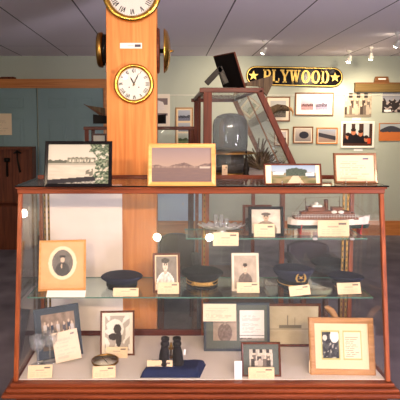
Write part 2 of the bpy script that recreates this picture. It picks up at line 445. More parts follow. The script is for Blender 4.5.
# ================================================================== THE ROOM
ZC = P(168, 56, WALLY).z
print('ceiling', ZC)
XL, XR, YB = -3.4, 4.6, -3.6
def slab(name, lo, hi, m_):
    b_ = MB().box(tuple((a+b2)/2 for a, b2 in zip(lo, hi)), tuple(b2-a for a, b2 in zip(lo, hi)))
    return struct(b_.build(name, m_))
# carpet
mc, nt, b = newmat('blue_grey_carpet'); L = nt.links
tc = nt.nodes.new('ShaderNodeTexCoord'); n1 = nt.nodes.new('ShaderNodeTexNoise'); n1.inputs['Scale'].default_value = 260
n2 = nt.nodes.new('ShaderNodeTexNoise'); n2.inputs['Scale'].default_value = 3
L.new(tc.outputs['Object'], n1.inputs['Vector']); L.new(tc.outputs['Object'], n2.inputs['Vector'])
ad = nt.nodes.new('ShaderNodeMath'); ad.operation = 'MULTIPLY_ADD'; ad.inputs[1].default_value = .5
L.new(n1.outputs['Fac'], ad.inputs[0]); L.new(n2.outputs['Fac'], ad.inputs[2])
rr = nt.nodes.new('ShaderNodeValToRGB'); rr.color_ramp.elements[0].position = .5; rr.color_ramp.elements[1].position = 1.0
rr.color_ramp.elements[0].color = lin(rgb(80, 74, 80))+(1,); rr.color_ramp.elements[1].color = lin(rgb(122, 112, 120))+(1,)
L.new(ad.outputs[0], rr.inputs['Fac']); L.new(rr.outputs['Color'], b.inputs['Base Color']); b.inputs['Roughness'].default_value = .95
slab('floor', (XL, YB, -.1), (XR, WALLY, 0), mc)
# ceiling tiles with grid grooves
mt_, nt, b = newmat('ceiling_tiles'); L = nt.links
tc = nt.nodes.new('ShaderNodeTexCoord'); sep = nt.nodes.new('ShaderNodeSeparateXYZ'); L.new(tc.outputs['Object'], sep.inputs[0])
def lines(out, period, off, half):
    a = nt.nodes.new('ShaderNodeMath'); a.operation = 'ADD'; a.inputs[1].default_value = off; L.new(out, a.inputs[0])
    w = nt.nodes.new('ShaderNodeMath'); w.operation = 'PINGPONG'; w.inputs[1].default_value = period/2; L.new(a.outputs[0], w.inputs[0])
    l = nt.nodes.new('ShaderNodeMath'); l.operation = 'LESS_THAN'; l.inputs[1].default_value = half; L.new(w.outputs[0], l.inputs[0])
    return l.outputs[0]
gx = P(68, 56, WALLY).x; per = (P(298, 56, WALLY).x-gx)/5
lx = lines(sep.outputs[0], per, -gx, .008); ly = lines(sep.outputs[1], 2.9, -(ground(168, 46, ZC).y), .008)
mxm = nt.nodes.new('ShaderNodeMath'); mxm.operation = 'MAXIMUM'; L.new(lx, mxm.inputs[0])
mh = nt.nodes.new('ShaderNodeMath'); mh.operation = 'MULTIPLY'; mh.inputs[1].default_value = .45; L.new(ly, mh.inputs[0]); L.new(mh.outputs[0], mxm.inputs[1])
mx = nt.nodes.new('ShaderNodeMix'); mx.data_type = 'RGBA'; L.new(mxm.outputs[0], mx.inputs[0])
mx.inputs[6].default_value = lin(rgb(234, 224, 232))+(1,); mx.inputs[7].default_value = lin(rgb(96, 86, 96))+(1,)
L.new(mx.outputs[2], b.inputs['Base Color']); b.inputs['Roughness'].default_value = .7
slab('ceiling', (XL, YB, ZC), (XR, WALLY, ZC+.1), mt_)
slab('wall_back', (XL-.1, WALLY, 0), (XR+.1, WALLY+.12, ZC+.1), 'sage')
slab('wall_left', (XL-.1, YB, 0), (XL, WALLY, ZC+.1), 'sage')
slab('wall_right', (XR, YB, 0), (XR+.1, WALLY, ZC+.1), 'sage')
slab('wall_front', (XL-.1, YB-.12, 0), (XR+.1, YB, ZC+.1), 'sage')
for k, (xw, ya, yb2) in enumerate(((XR, -2.6, 1.6), (XL, -2.4, .2))):
    sg_ = -1 if xw > 0 else 1; w = MB()
    for y in (ya, (ya+yb2)/2, yb2): w.box((xw+sg_*.03, y, 1.5), (.06, .06, 1.5))
    for z in (.75, 2.25): w.box((xw+sg_*.03, (ya+yb2)/2, z), (.06, yb2-ya+.06, .06))
    struct(w.build('unseen_window_%d' % (k+1), 'white'))  # side frames added out of view to go with the fill lights
# wainscot (lower wall) and chair rail on the back wall; both stop at the closet
zr0 = 0.0; zr1 = P(168, 221, WALLY-.03).z
xcl = P(100, 90, WALLY).x
slab('baseboard_back', (xcl, WALLY-.035, 0), (XR, WALLY-.0005, zr1), 'pinex')
slab('painted_reflection_panel', (P(150, 200, (WALLY-0.02)).x, WALLY-.016, zr1+.0005), (P(203, 200, (WALLY-0.02)).x, WALLY-.0005, P(168, 182, (WALLY-0.02)).z), 'bluerefl')  # blue reflection in the front glass, painted here as a wall panel
# closet: header beam and panelled doors
h0 = P(50, 88, WALLY-.06).z; h1 = P(50, 79, WALLY-.06).z
slab('trim_2', (XL, WALLY-.07, h0), (P(106, 85, (WALLY-0.1)).x+.06, WALLY-.0005, h1), 'pinex')
slab('trim_3', (P(103, 85, (WALLY-0.1)).x, WALLY-.07, 0), (P(103, 85, (WALLY-0.1)).x+.1, WALLY-.0005, h0-.001), 'pinex')
s5 = ppm((WALLY-0.05), 110)
dx = [P(q, 110, (WALLY-0.05)).x for q in (-41, 36.6, 38, 103)]
def door(n, xa, xb):
    b_ = MB().box(((xa+xb)/2, WALLY-.03, h0/2), (xb-xa, .035, h0-.004))
    W = xb-xa; pw = W*.27
    for cx in (xa+W*.30, xa+W*.70):
        for (za, zb) in ((P(0, 108, (WALLY-0.05)).z, P(0, 98, (WALLY-0.05)).z), (P(0, 168, (WALLY-0.05)).z, P(0, 119, (WALLY-0.05)).z), (.18, .95)):
            b_.box((cx, WALLY-.0485, (za+zb)/2), (pw, .014, zb-za), 0, None, .006)
            b_.box((cx, WALLY-.058, (za+zb)/2), (pw*.66, .016, (zb-za)-pw*.28), 0, None, .0025)
    struct(b_.build('door_%d' % n, 'doorp'))
door(1, dx[0], dx[1]); door(2, dx[2], dx[3])
# picture-hanging rail thin line on the back wall
zw = P(200, 95, (WALLY-0.02)).z
slab('trim_4', (P(157, 95, (WALLY-0.02)).x-.3, WALLY-.012, zw-.004), (XR, WALLY-.0005, zw+.004), 'white')

# pillar
PY0 = 3.55
pl = MB(); xa = P(106.5, 90, PY0).x; xb = P(156.5, 90, PY0).x; PW = xb-xa; pc = (xa+xb)/2
pl.box((pc, PY0+.2, ZC/2), (PW, .4, ZC-.002), 0, None, .004)
p_ = struct(pl.build('pillar', 'pine')); p_['label'] = 'square pine-boarded pillar carrying the brass clocks'

# ================================================================== MAIN DISPLAY CASE
YT, YBt, YK = 3.0, 2.83, 3.5
XA = P(18, 190, YT).x; XB = P(384, 190, YT).x; XM = (XA+XB)/2; W = XB-XA
ztop = P(168, 189, YT).z; zbot = P(168, 382, YBt).z
ztop_s = ztop+.028
print('case', XA, XB, 'ztop', ztop, 'zbot', zbot)
case = thing('display_case', 'large cherry-wood glass display case with sloping front and glass top', 'display case', (XM, 3.17, 0))
case_inv = Vector((-XM, -3.17, 0))
def cb(mb, name, mats):
    o = mb.build(name, mats, case)
    o.data.transform(Matrix.Translation(case_inv)); return o
PT = .026
# front sloping posts
for x in (XA+PT/2, XB-PT/2):
    cb(MB().bar((x, YBt+PT/2, zbot), (x, YT+PT/2, ztop), PT, PT), 'post', 'casez')
for x, nm in ((XA+PT/2, 0), (XB-PT/2, 0), (P(204, 220, YK).x, 1)):
    cb(MB().box((x, YK-PT/2, (zbot+ztop)/2), (PT*(1.25 if nm else 1), PT, ztop-zbot)), 'post', 'casez')
zr = ztop-.03
fr = MB(); fr.box((XM, YT+.008, ztop-.012), (W+.004, PT+.016, .032), 0, None, .005); fr.box((XM, YT+.002, ztop+.008), (W+.02, PT+.03, .012), 0, None, .004)
cb(fr, 'top_rail', 'case')
br = MB(); br.box((XM, YK-.008, ztop-.012), (W, PT+.016, .032), 0, None, .004); br.box((XM, YK+.004, ztop+.022), (W+.02, .02, .03), 0, None, .004)
cb(br, 'top_rail', 'case')
for x in (XA+PT/2, XB-PT/2):
    cb(MB().box((x, (YT+YK)/2, ztop-.008), (PT, YK-YT-.05, .04), 0, None, .004), 'top_rail', 'case')
# glass top with dark ground edge
tg = MB().box((XM+.004, (YT+YK)/2-.012, ztop+.0185), (W+.03, YK-YT+.03, .008))
tg.m = [0, 0, 1, 1, 1, 1]
ZTOP = ztop+.0225
cb(tg, 'glass_top', ['glasstop', 'patent'])
# base mouldings
bm_ = MB()
yb_ = YBt
bm_.box((XM, (yb_+YK)/2-.004, zbot-.012), (W+.03, YK-yb_+.04, .024), 0, None, .006)
bm_.box((XM, (yb_+YK)/2-.010, zbot-.036), (W+.07, YK-yb_+.07, .022), 0, None, .008)
bm_.box((XM, (yb_+YK)/2-.014, zbot-.060), (W+.11, YK-yb_+.10, .026), 0, None, .009)
cb(bm_, 'base_moulding', 'case')
cb(MB().box((XM, (yb_+YK)/2, (zbot-.073)/2), (W-.02, YK-yb_-.02, zbot-.073), 0, None, .004), 'plinth', 'apron')
ZF = zbot+.004
cb(MB().box((XM, (yb_+YK)/2, zbot+.001), (W-.05, YK-yb_-.05, .006)), 'lined_floor', 'lining')
cb(MB().box((XM, YK-.012, zbot+.024), (W-.05, .018, .045), 0, None, .003), 'back_rail', 'dark')
# glass sides and front
fg = MB(); y0, y1 = YBt+.006, YT+.006
def prism(mb, pts, t, mi=0):
    t = Vector(t); pts = [Vector(p) for p in pts]; n = len(pts)
    vs = [tuple(p) for p in pts]+[tuple(p+t) for p in pts]
    mb.add(vs, [tuple(range(n))[::-1], tuple(range(n, 2*n))]+[(i, (i+1) % n, (i+1) % n+n, i+n) for i in range(n)], mi)
    return mb
cb(prism(MB(), [(XA+PT, y0, zbot), (XB-PT, y0, zbot), (XB-PT, y1, ztop-.025), (XA+PT, y1, ztop-.025)], (0, .004, 0)), 'front_glass', 'glassf')
for x in (XA+PT/2, XB-PT/2):
    cb(prism(MB(), [(x, YBt+PT, zbot), (x, YK-PT, zbot), (x, YK-PT, ztop-.025), (x, YT+PT, ztop-.025)], (.004, 0, 0)), 'side_glass', 'glasst')
xp0, xp1 = P(46, 250, 3.47).x, P(122.5, 250, 3.47).x
cb(MB().box(((xp0+xp1)/2, YK-.030, (zbot+ztop)/2+.01), (xp1-xp0, .006, ztop-zbot-.07)), 'back_panel', 'panel')
xm = P(204, 220, YK).x
for a, b2 in ((xp1+.003, xm-.018), (xm+.018, XB-PT)):
    cb(MB().box(((a+b2)/2, YK-.010, (zbot+ztop)/2+.01), (b2-a, .004, ztop-zbot-.07)), 'back_glass', 'glasst')
# shelf standards (slotted strips) beside back posts
for x in (XA+PT+.018, XA+PT+.045, xm, XB-PT-.02, XB-PT-.05):
    s_ = MB().box((x, YK-PT-.006, (zbot+ztop)/2), (.014, .008, ztop-zbot-.06))
    for k in range(26):
        s_.box((x, YK-PT-.0105, zbot+.06+k*(ztop-zbot-.12)/25), (.006, .002, .014), 1)
    cb(s_, 'shelf_standard', ['brassold', 'iron'])
# glass shelves
zs2 = P(168, 297.5, 3.04).z      # middle shelf
zs1 = P(168, 238.5, 3.16).z      # upper shelf
def shelf(x0, x1, yf, z):
    b_ = MB().box(((x0+x1)/2, (yf+YK-.045)/2, z), (x1-x0, YK-.045-yf, .008)); b_.m = [0, 0, 1, 1, 1, 1]
    cb(b_, 'glass_shelf', ['shelf', 'edge'])
shelf(XA+PT+.006, XB-PT-.006, 3.035, zs2)
shelf(P(186, 238, 3.16).x, XB-PT-.006, 3.15, zs1)
S2 = zs2+.004; S1 = zs1+.004
print('shelves', zs2, zs1)
for px in (315, 352):
    q = P(px, 239, 3.15)
    cb(MB().box((q.x, 3.148, zs1), (.028, .012, .016), 0, None, .004), 'shelf_clip', 'chrome')
for z, xs in ((zs2, (XA+.09, xm-.3, xm, .8, XB-.08)), (zs1, (xm, XB-.08))):
    for x in xs:
        cb(prism(MB(), [(x, 3.12 if z == zs2 else 3.2, z-.0045), (x, YK-PT-.006, z-.0045), (x, YK-PT-.006, z-.05)], (.003, 0, 0)), 'shelf_bracket', 'brassold')

# ================================================================== ON TOP OF THE CASE
fpx('black-framed lake view photograph standing on the glass top, before the closet doors', 'framed picture', 43.5, 111.5, 141, 187, ZTOP, 3.4, pic_lake, 'black', .22)
fpx('honey-wood-framed harbour photograph on the glass top, in front of the pillar', 'framed picture', 147.5, 216, 143.5, 186, ZTOP, 4.2, pic_harbour, 'oak', .22)
t = fpx('narrow panoramic village photograph with cream side mats in thin dark frame', 'framed picture', 264.5, 322.5, 163.5, 185, ZTOP, 1.7, pic_pano, 'furn', .25)
for x in (-.07, 0.04): MB().tube([(x, -.014, 0.001), (x, -.010, .02), (x, -.004, .004), (x, .03, .002)], .0018, 6).build('wire_stand', 'chrome', t)
t = fpx('typed notice in brown wooden frame at the case top beside the panoramic photograph', 'framed picture', 335, 378, 153, 183.5, ZTOP, 2.2, doc(9, rgb(222, 190, 158), rgb(186, 150, 124), .1, True), 'walnut', .2)
for x in (-.07, .06): MB().tube([(x, -.014, 0.001), (x, -.010, .02), (x, -.004, .004), (x, .03, .002)], .0018, 6).build('wire_stand', 'chrome', t)

# ================================================================== CLOCKS
ROM = {1: 'I', 2: 'II', 3: 'III', 4: 'IIII', 5: 'V', 6: 'VI', 7: 'VII', 8: 'VIII', 9: 'IX', 10: 'X', 11: 'XI', 12: 'XII'}
def clock(label, px, py, rpx, hh, mm):
    Y = PY0; c = P(px, py, Y); r = rpx*ppm(Y, py)
    t = thing('wall_clock', label, 'clock', (c.x, Y, c.z), None, 'round brass clocks on the front of the pillar')
    A = Matrix.Rotation(PI/2, 4, 'X')     # z -> -y (towards camera)
    MB().lathe([(r*.93, 0), (r*.97, .01), (r, .018), (r, .03), (r*.965, .04), (r*.9, .044), (r*.84, .038), (r*.80, .028), (r*.79, .022), (r*.79, .0)], 56, 0, A, cap=False).build('bezel', 'brass', t)
    MB().lathe([(r*.8, .0197), (r*.8, .022), (.0001, .022)], 48, 0, A, False).build('dial', 'dial', t)
    n = MB()
    for k in range(1, 13):
        a = PI/2-k*PI/6; R0 = r*.66; sW = r*.028; H = r*.17
        txt = ROM[k]; cur = -len(txt)*.5
        base = T(Vector((R0*math.cos(a), -.0226, R0*math.sin(a)))) @ Matrix.Rotation(-(a-PI/2), 4, 'Y')
        for i, ch in enumerate(txt):
            ox = (i-(len(txt)-1)/2)*sW*2.3
            if ch == 'I': n.box((ox, 0, 0), (sW, .0008, H), 0, base)
            elif ch == 'V':
                for s_ in (-1, 1): n.box((ox+s_*sW*.8, 0, 0), (sW*(1.3 if s_ < 0 else .7), .0008, H), 0, base @ Matrix.Rotation(s_*.22, 4, 'Y'))
            else:
                for s_ in (-1, 1): n.box((ox, 0, 0), (sW*(1.3 if s_ < 0 else .7), .0008, H*1.05), 0, base @ Matrix.Rotation(s_*.4, 4, 'Y'))
    for k in range(60):
        a = k*PI/30; n.box((0, -.0226, r*.765), (r*.01, .0006, r*.03), 0, Matrix.Rotation(a, 4, 'Y'))
    for s_ in (-1, 1): MB().lathe([(r*.035, .022), (r*.035, .0228), (.0001, .0228)], 12, 0, A @ T(Vector((s_*r*.24, -r*.16, 0)))).build('winding_hole', 'black', t)
    n.build('numerals', 'black', t)
    ah = (hh % 12+mm/60)*PI/6; am = mm*PI/30
    for nm, a, Lh, ww in (('hour_hand', ah, r*.42, r*.05), ('minute_hand', am, r*.62, r*.035)):
        yy = -.0245 if nm[0] == 'h' else -.0262
        MB().poly([(-ww*.5, -Lh*.18), (ww*.5, -Lh*.18), (ww*.8, Lh*.6), (0, Lh), (-ww*.8, Lh*.6)], .001, 0, Matrix.Rotation(a, 4, 'Y')).build(nm, 'black', t).location = (0, yy, 0)
    MB().lathe([(r*.045, .022), (r*.045, .028), (.0001, .029)], 14, 0, A).build('hub', 'brass', t)
    MB().lathe([(r*.82, .034), (r*.6, .0365), (.0001, .038)], 40, 0, A, False).build('crystal', 'glasst', t)
    return t
clock('large round brass clock at the top of the pillar, cut by the picture edge', 132, -7.4, 29.6, 9, 3)
clock('smaller round brass clock with silvered dial on the front of the pillar', 134.2, 84.3, 19.8, 11, 4)
# caption strip between the clocks
q0 = P(120, 48.5, PY0); q1 = P(142, 43, PY0)
t = thing('name_plate', 'narrow white caption strip on the pillar between the two clocks', 'sign', ((q0.x+q1.x)/2, PY0, q0.z))
grid_pic('plate_face', q1.x-q0.x, q1.z-q0.z, lambda u, v: rgb(84, 78, 84) if u > .68 and u < .95 and .25 < v < .75 else (rgb(176, 158, 140) if .4 < v < .6 and .35 < u < .62 else rgb(232, 222, 208)), t, 0, 0, -.0035, 44, 10, 'paper')
MB().box((0, -.0015, (q1.z-q0.z)/2), (q1.x-q0.x, .003, q1.z-q0.z)).build('plate', 'tag', t)
# left side: clock seen edge on; right side: brass gong
zc = (P(100, 32, 3.70).z+P(100, 67, 3.70).z)/2; rr_ = (P(100, 32, 3.70).z-P(100, 67, 3.70).z)/2
t = thing('side_clock', 'brass-rimmed ship clock seen edge-on at the left face of the pillar', 'clock', (xa, 3.72, zc), Matrix.Rotation(-PI/2, 4, 'Y'))
MB().lathe([(rr_*.9, 0), (rr_*.9, .05), (rr_*.4, .052)], 40).build('clock_body', 'black', t)
MB().lathe([(rr_*.92, .04), (rr_*1.0, .045), (rr_*1.02, .058), (rr_*.98, .075), (rr_*.9, .082), (rr_*.82, .07), (rr_*.8, .055)], 40, cap=False).build('bezel', 'brassold', t)
MB().lathe([(rr_*.82, .056), (.0001, .0565)], 40, 0, None, False).build('dial', 'dial', t)
MB().box((-rr_*1.0, 0, .012), (.08, .07, .022), 0, None, .003).build('wall_bracket', 'furn', t)
zc = (P(165, 28, 3.70).z+P(165, 73, 3.70).z)/2; rr_ = (P(165, 28, 3.70).z-P(165, 73, 3.70).z)/2
t = thing('brass_gong', 'domed brass ship gong on dark backplate at the right face of the pillar', 'gong', (xb, 3.72, zc), Matrix.Rotation(PI/2, 4, 'Y'))
MB().lathe([(rr_*1.0, 0), (rr_*1.02, .008), (rr_*.96, .02), (rr_*.3, .022)], 40).build('backplate', 'furn', t)
MB().lathe([(.016, .02), (.016, .05)], 16).build('mounting_post', 'iron', t)
MB().lathe([(rr_*.97, .05), (rr_*1.0, .052), (rr_*.97, .06), (rr_*.86, .078), (rr_*.55, .094), (rr_*.15, .101), (.0001, .102)], 40).build('bell_dome', 'brass', t)
MB().lathe([(.010, .10), (.010, .108), (.005, .112), (.005, .122), (.0001, .124)], 14).build('striker_nut', 'brass', t)

# ================================================================== UPPER SHELF
def tray():
    c0 = P(222, 231, 3.25)
    t = thing('silver_tray', 'ornate silver tray with glinting pierced rim on the upper glass shelf', 'tray', (c0.x, 3.285, S1+.036))
    MB().lathe([(.05, -.035), (.052, -.031), (.03, -.02), (.028, -.008), (.045, .0)], 28).build('foot', 'chrome', t)
    a, b2 = .155, .085
    MB().lathe([(.55, 0), (.7, .002), (.8, .006), (.8, .008), (.68, .005), (.0001, .0045)], 48, 0, None, True, a, b2).build('tray_plate', 'chrome', t)
    r = MB()
    vs = []; fs = []; n = 96
    for i in range(n):
        A = 2*PI*i/n; w = 1+.05*math.sin(A*16)
        for (rr2, z) in ((.80, .006), (.90*w, .020+.003*math.sin(A*16)), (1.0*w, .026+.006*math.sin(A*16)), (.99*w, .022+.006*math.sin(A*16))):
            vs.append((a*rr2*math.cos(A), b2*rr2*math.sin(A), z))
    for i in range(n):
        j = (i+1) % n
        for k in range(3): fs.append((i*4+k, j*4+k, j*4+k+1, i*4+k+1))
    r.add(vs, fs, 0, None, True); r.build('scalloped_rim', 'chrome', t)
    for px, hh, lb in ((216, .085, 'tall clear tumbler on the silver tray, nearest the middle back post'), (221, .088, 'tall clear tumbler in the middle of the three on the silver tray'), (226.5, .06, 'shortest clear tumbler on the silver tray')):
        x = P(px, 226, 3.28).x
        g = MB().lathe([(.012, .0), (.013, .006), (.0165, hh), (.0150, hh), (.0118, .008), (.0001, .007)], 20)
        o = g.build('drinking_glass', 'vessel'); o.location = (x, 3.285+(.012 if px != 221 else -.014), S1+.0425); tag(o, lb, 'glass', 'tumblers on the silver tray')
tray()
card('caption card taped below the silver tray on the upper shelf edge', 213, 238.5, 232.5, 246, Y=3.144)
fpx('black-framed portrait of a young uniformed man on the upper glass shelf', 'framed picture', 249, 284, 206.5, 236.5, S1, 3, portrait(rgb(212, 200, 180), rgb(120, 108, 90), rgb(84, 74, 64), rgb(176, 150, 122), None, .5, .68, 1.1), 'black', .16)
t = fpx('dark frame half hidden behind the uniformed portrait, upper shelf', 'framed picture', 243, 272, 205, 233.5, S1, 2.4, pic_landscape(rgb(92, 86, 80), rgb(120, 112, 104), rgb(60, 54, 50), 3), 'furn', .1, stand=False)
card('caption card leaning on the black-framed uniformed portrait', 254, 275, 224, 237, z=S1, tilt=.25)
def ship_model():
    xl, xr = P(287, 226, 3.3).x, P(367.5, 226, 3.3).x; Ls = xr-xl; yc = 3.29
    t = thing('ship_model', 'scale model steamship with white and green hull on red cradle posts', 'model ship', ((xl+xr)/2, yc, S1+.001)); t.scale = (1, 1.25, 1.38)
    n = 32; vs = {0: [], 1: []}
    def half(s):   # s 0 stern .. 1 bow : half breadth factor
        return max(.0, min(1, (s/.10)**.5 if s < .10 else 1, ((1-s)/.3)**.7 if s > .7 else 1))
    B = .042
    def sheer(s): return .072+.020*max(0, (s-.6)/.4)**2+.006*max(0, (.2-s)/.2)**2
    def ring(s, z0, z1, k0, k1):
        x = (s-.5)*Ls; x1 = x+(.012 if s > .95 else 0)
        hb = half(s)*B+.0006
        return [(x, -hb*k0, z0), (x1, -hb*k1, z1), (x1, hb*k1, z1), (x, hb*k0, z0)]
    for (nm, mm_, f0, f1, k0, k1) in (('lower_hull', 'hullg', lambda s: .026, lambda s: .047, .35, .9), ('hull', 'hullw', lambda s: .047, sheer, .9, 1.0)):
        v = []; f = []
        for i in range(n+1):
            s = i/n; v += ring(s, f0(s), f1(s), k0, k1)
        for i in range(n):
            for k in range(4): f.append((i*4+k, i*4+(k+1) % 4, (i+1)*4+(k+1) % 4, (i+1)*4+k))
        f += [(0, 1, 2, 3), (n*4+3, n*4+2, n*4+1, n*4)]
        MB().add(v, f).build(nm, mm_, t)
    dk = MB(); dk.box((-.02, 0, .078), (Ls*.78, .066, .012)); dk.box((-.02, 0, .0865), (Ls*.66, .062, .005)); dk.build('deck', 'deck', t)
    ra = MB()
    for s_ in (-1, 1):
        for z in (.088, .096): ra.box((-.02, s_*.036, z), (Ls*.76, .0012, .0012))
        for k in range(24): ra.box((-.02+(k/23-.5)*Ls*.76, s_*.036, .088), (.0012, .0012, .018))
    ra.build('railing', 'white', t)
    su = MB(); su.box((-.04, 0, .10), (.20, .048, .026), 0, None, .002); su.box((-.085, 0, .122), (.11, .044, .020), 0, None, .002)
    su.box((.135, 0, .095), (.07, .042, .016), 0, None, .002); su.box((-.01, 0, .104), (.30, .056, .012), 0, None, .002); su.box((.055, 0, .118), (.07, .04, .022), 0, None, .002); su.box((-.16, 0, .098), (.05, .044, .02), 0, None, .002)
    for k in range(9): su.box((-.13+k*.021, -.0245, .102), (.009, .002, .008), 1)
    su = su.build('deckhouse', ['deck', 'black'], t)
    cb_ = MB(); cb_.box((-.08, 0, .136), (.065, .05, .010), 0, None, .002); cb_.lathe([(.014, .14), (.012, .150), (.0001, .153)], 16, 0, T(Vector((-.08, 0, 0))))
    cb_.build('bridge', 'white', su)
    MB().lathe([(.014, .11), (.014, .165), (.011, .165), (.011, .15)], 18, 0, T(Vector((-.015, 0, 0)))).build('funnel', 'deck', t)
    for x, h in ((-.15, .175), (.075, .18), (.14, .17)):
        m2 = MB().tube([(x, 0, .08), (x, 0, h)], [.0026, .0014], 8); m2.tube([(x, 0, h*.75), (x+.035, 0, h*.62)], .001, 6); m2.tube([(x, -.02, h*.86), (x, .02, h*.86)], .001, 6)
        m2.build('mast', 'furn', t)
    rg = MB(); rg.tube([(.14, 0, .168), (Ls*.47, 0, .095)], .0006, 5); rg.tube([(-.15, 0, .172), (.075, 0, .178), (.14, 0, .168)], .0006, 5); rg.tube([(-.15, 0, .172), (-Ls*.46, 0, .08)], .0006, 5)
    rg.build('rigging', 'furn', t)
    for x, y in ((.03, -.026), (.075, -.026), (.03, .026), (.075, .026)):
        MB().lathe([(.0001, -.022), (.006, -.014), (.0085, 0), (.006, .014), (.0001, .022)], 12, 0, T(Vector((x, y, .108))) @ Matrix.Rotation(PI/2, 4, 'Y')).build('lifeboat', 'white', t)
    for px in (299.5, 359):
        x = P(px, 232, 3.29).x-(xl+xr)/2
        c = MB().box((x, 0, .012), (.010, .05, .024)); 
        for s_ in (-1, 1): c.bar((x, s_*.024, .012), (x, s_*.046, .05), .006, .004)
        c.build('cradle', 'red', t)
ship_model()
card('caption card in front of the model steamship on the upper shelf', 318, 349.5, 220.5, 236.5, z=S1, tilt=.15)

# ================================================================== MIDDLE SHELF
def oval_pic(u, v):
    c = mix(rgb(216, 172, 120), rgb(204, 160, 108), FB(u, v, 4)*.5+.4)
    if ell(u, v, .5, .55, .33, .36): c = rgb(232, 210, 176)
    if ell(u, v, .5, .55, .245, .285):
        c = mix(rgb(120, 112, 104), rgb(92, 88, 84), FB(u, v, 6)*.5+.4)
        if ell(u, v, .5, .36, .17, .2): c = rgb(72, 68, 66)
        if ell(u, v, .5, .62, .05, .06): c = rgb(206, 178, 152)
        if ell(u, v, .5, .69, .07, .03): c = rgb(60, 56, 54)
        if ell(u, v, .48, .48, .02, .05): c = rgb(196, 174, 152)
    return c
def fpx2(*a, **k): return fpx(*a, **k)
fpx('pale wooden frame holding an oval portrait of a man, middle shelf', 'framed picture', 38.5, 85.5, 240, 291, S2, 2.2, oval_pic, 'oak', .26, yaw=.10)
t = card('white folded sheet lying below the oval portrait on the middle shelf', 46, 85, 290.5, 297.3, z=S2, tilt=.9, fn=lambda u, v: rgb(240, 232, 222), group=None)
t.name = 'folded_sheet'; t['category'] = 'paper'
fpx('dark-framed photograph of a man in white shirt and cap, middle shelf', 'framed picture', 153, 180.5, 253, 292.5, S2, 2.2, portrait(rgb(132, 122, 110), rgb(214, 208, 196), rgb(64, 56, 50), rgb(214, 196, 172), rgb(226, 220, 206), .45, .72, 1.35), 'furn', .22, yaw=.06, mt='cream', mw=1.2)
fpx('silver-cream framed faded portrait of a seated man, middle shelf centre', 'framed picture', 232, 259.5, 253, 291.5, S2, 2.0, portrait(rgb(186, 170, 150), rgb(92, 80, 72), None, rgb(206, 182, 156), None, .5, .62, .95), 'ivory', .2, mt='ivory', mw=.6)

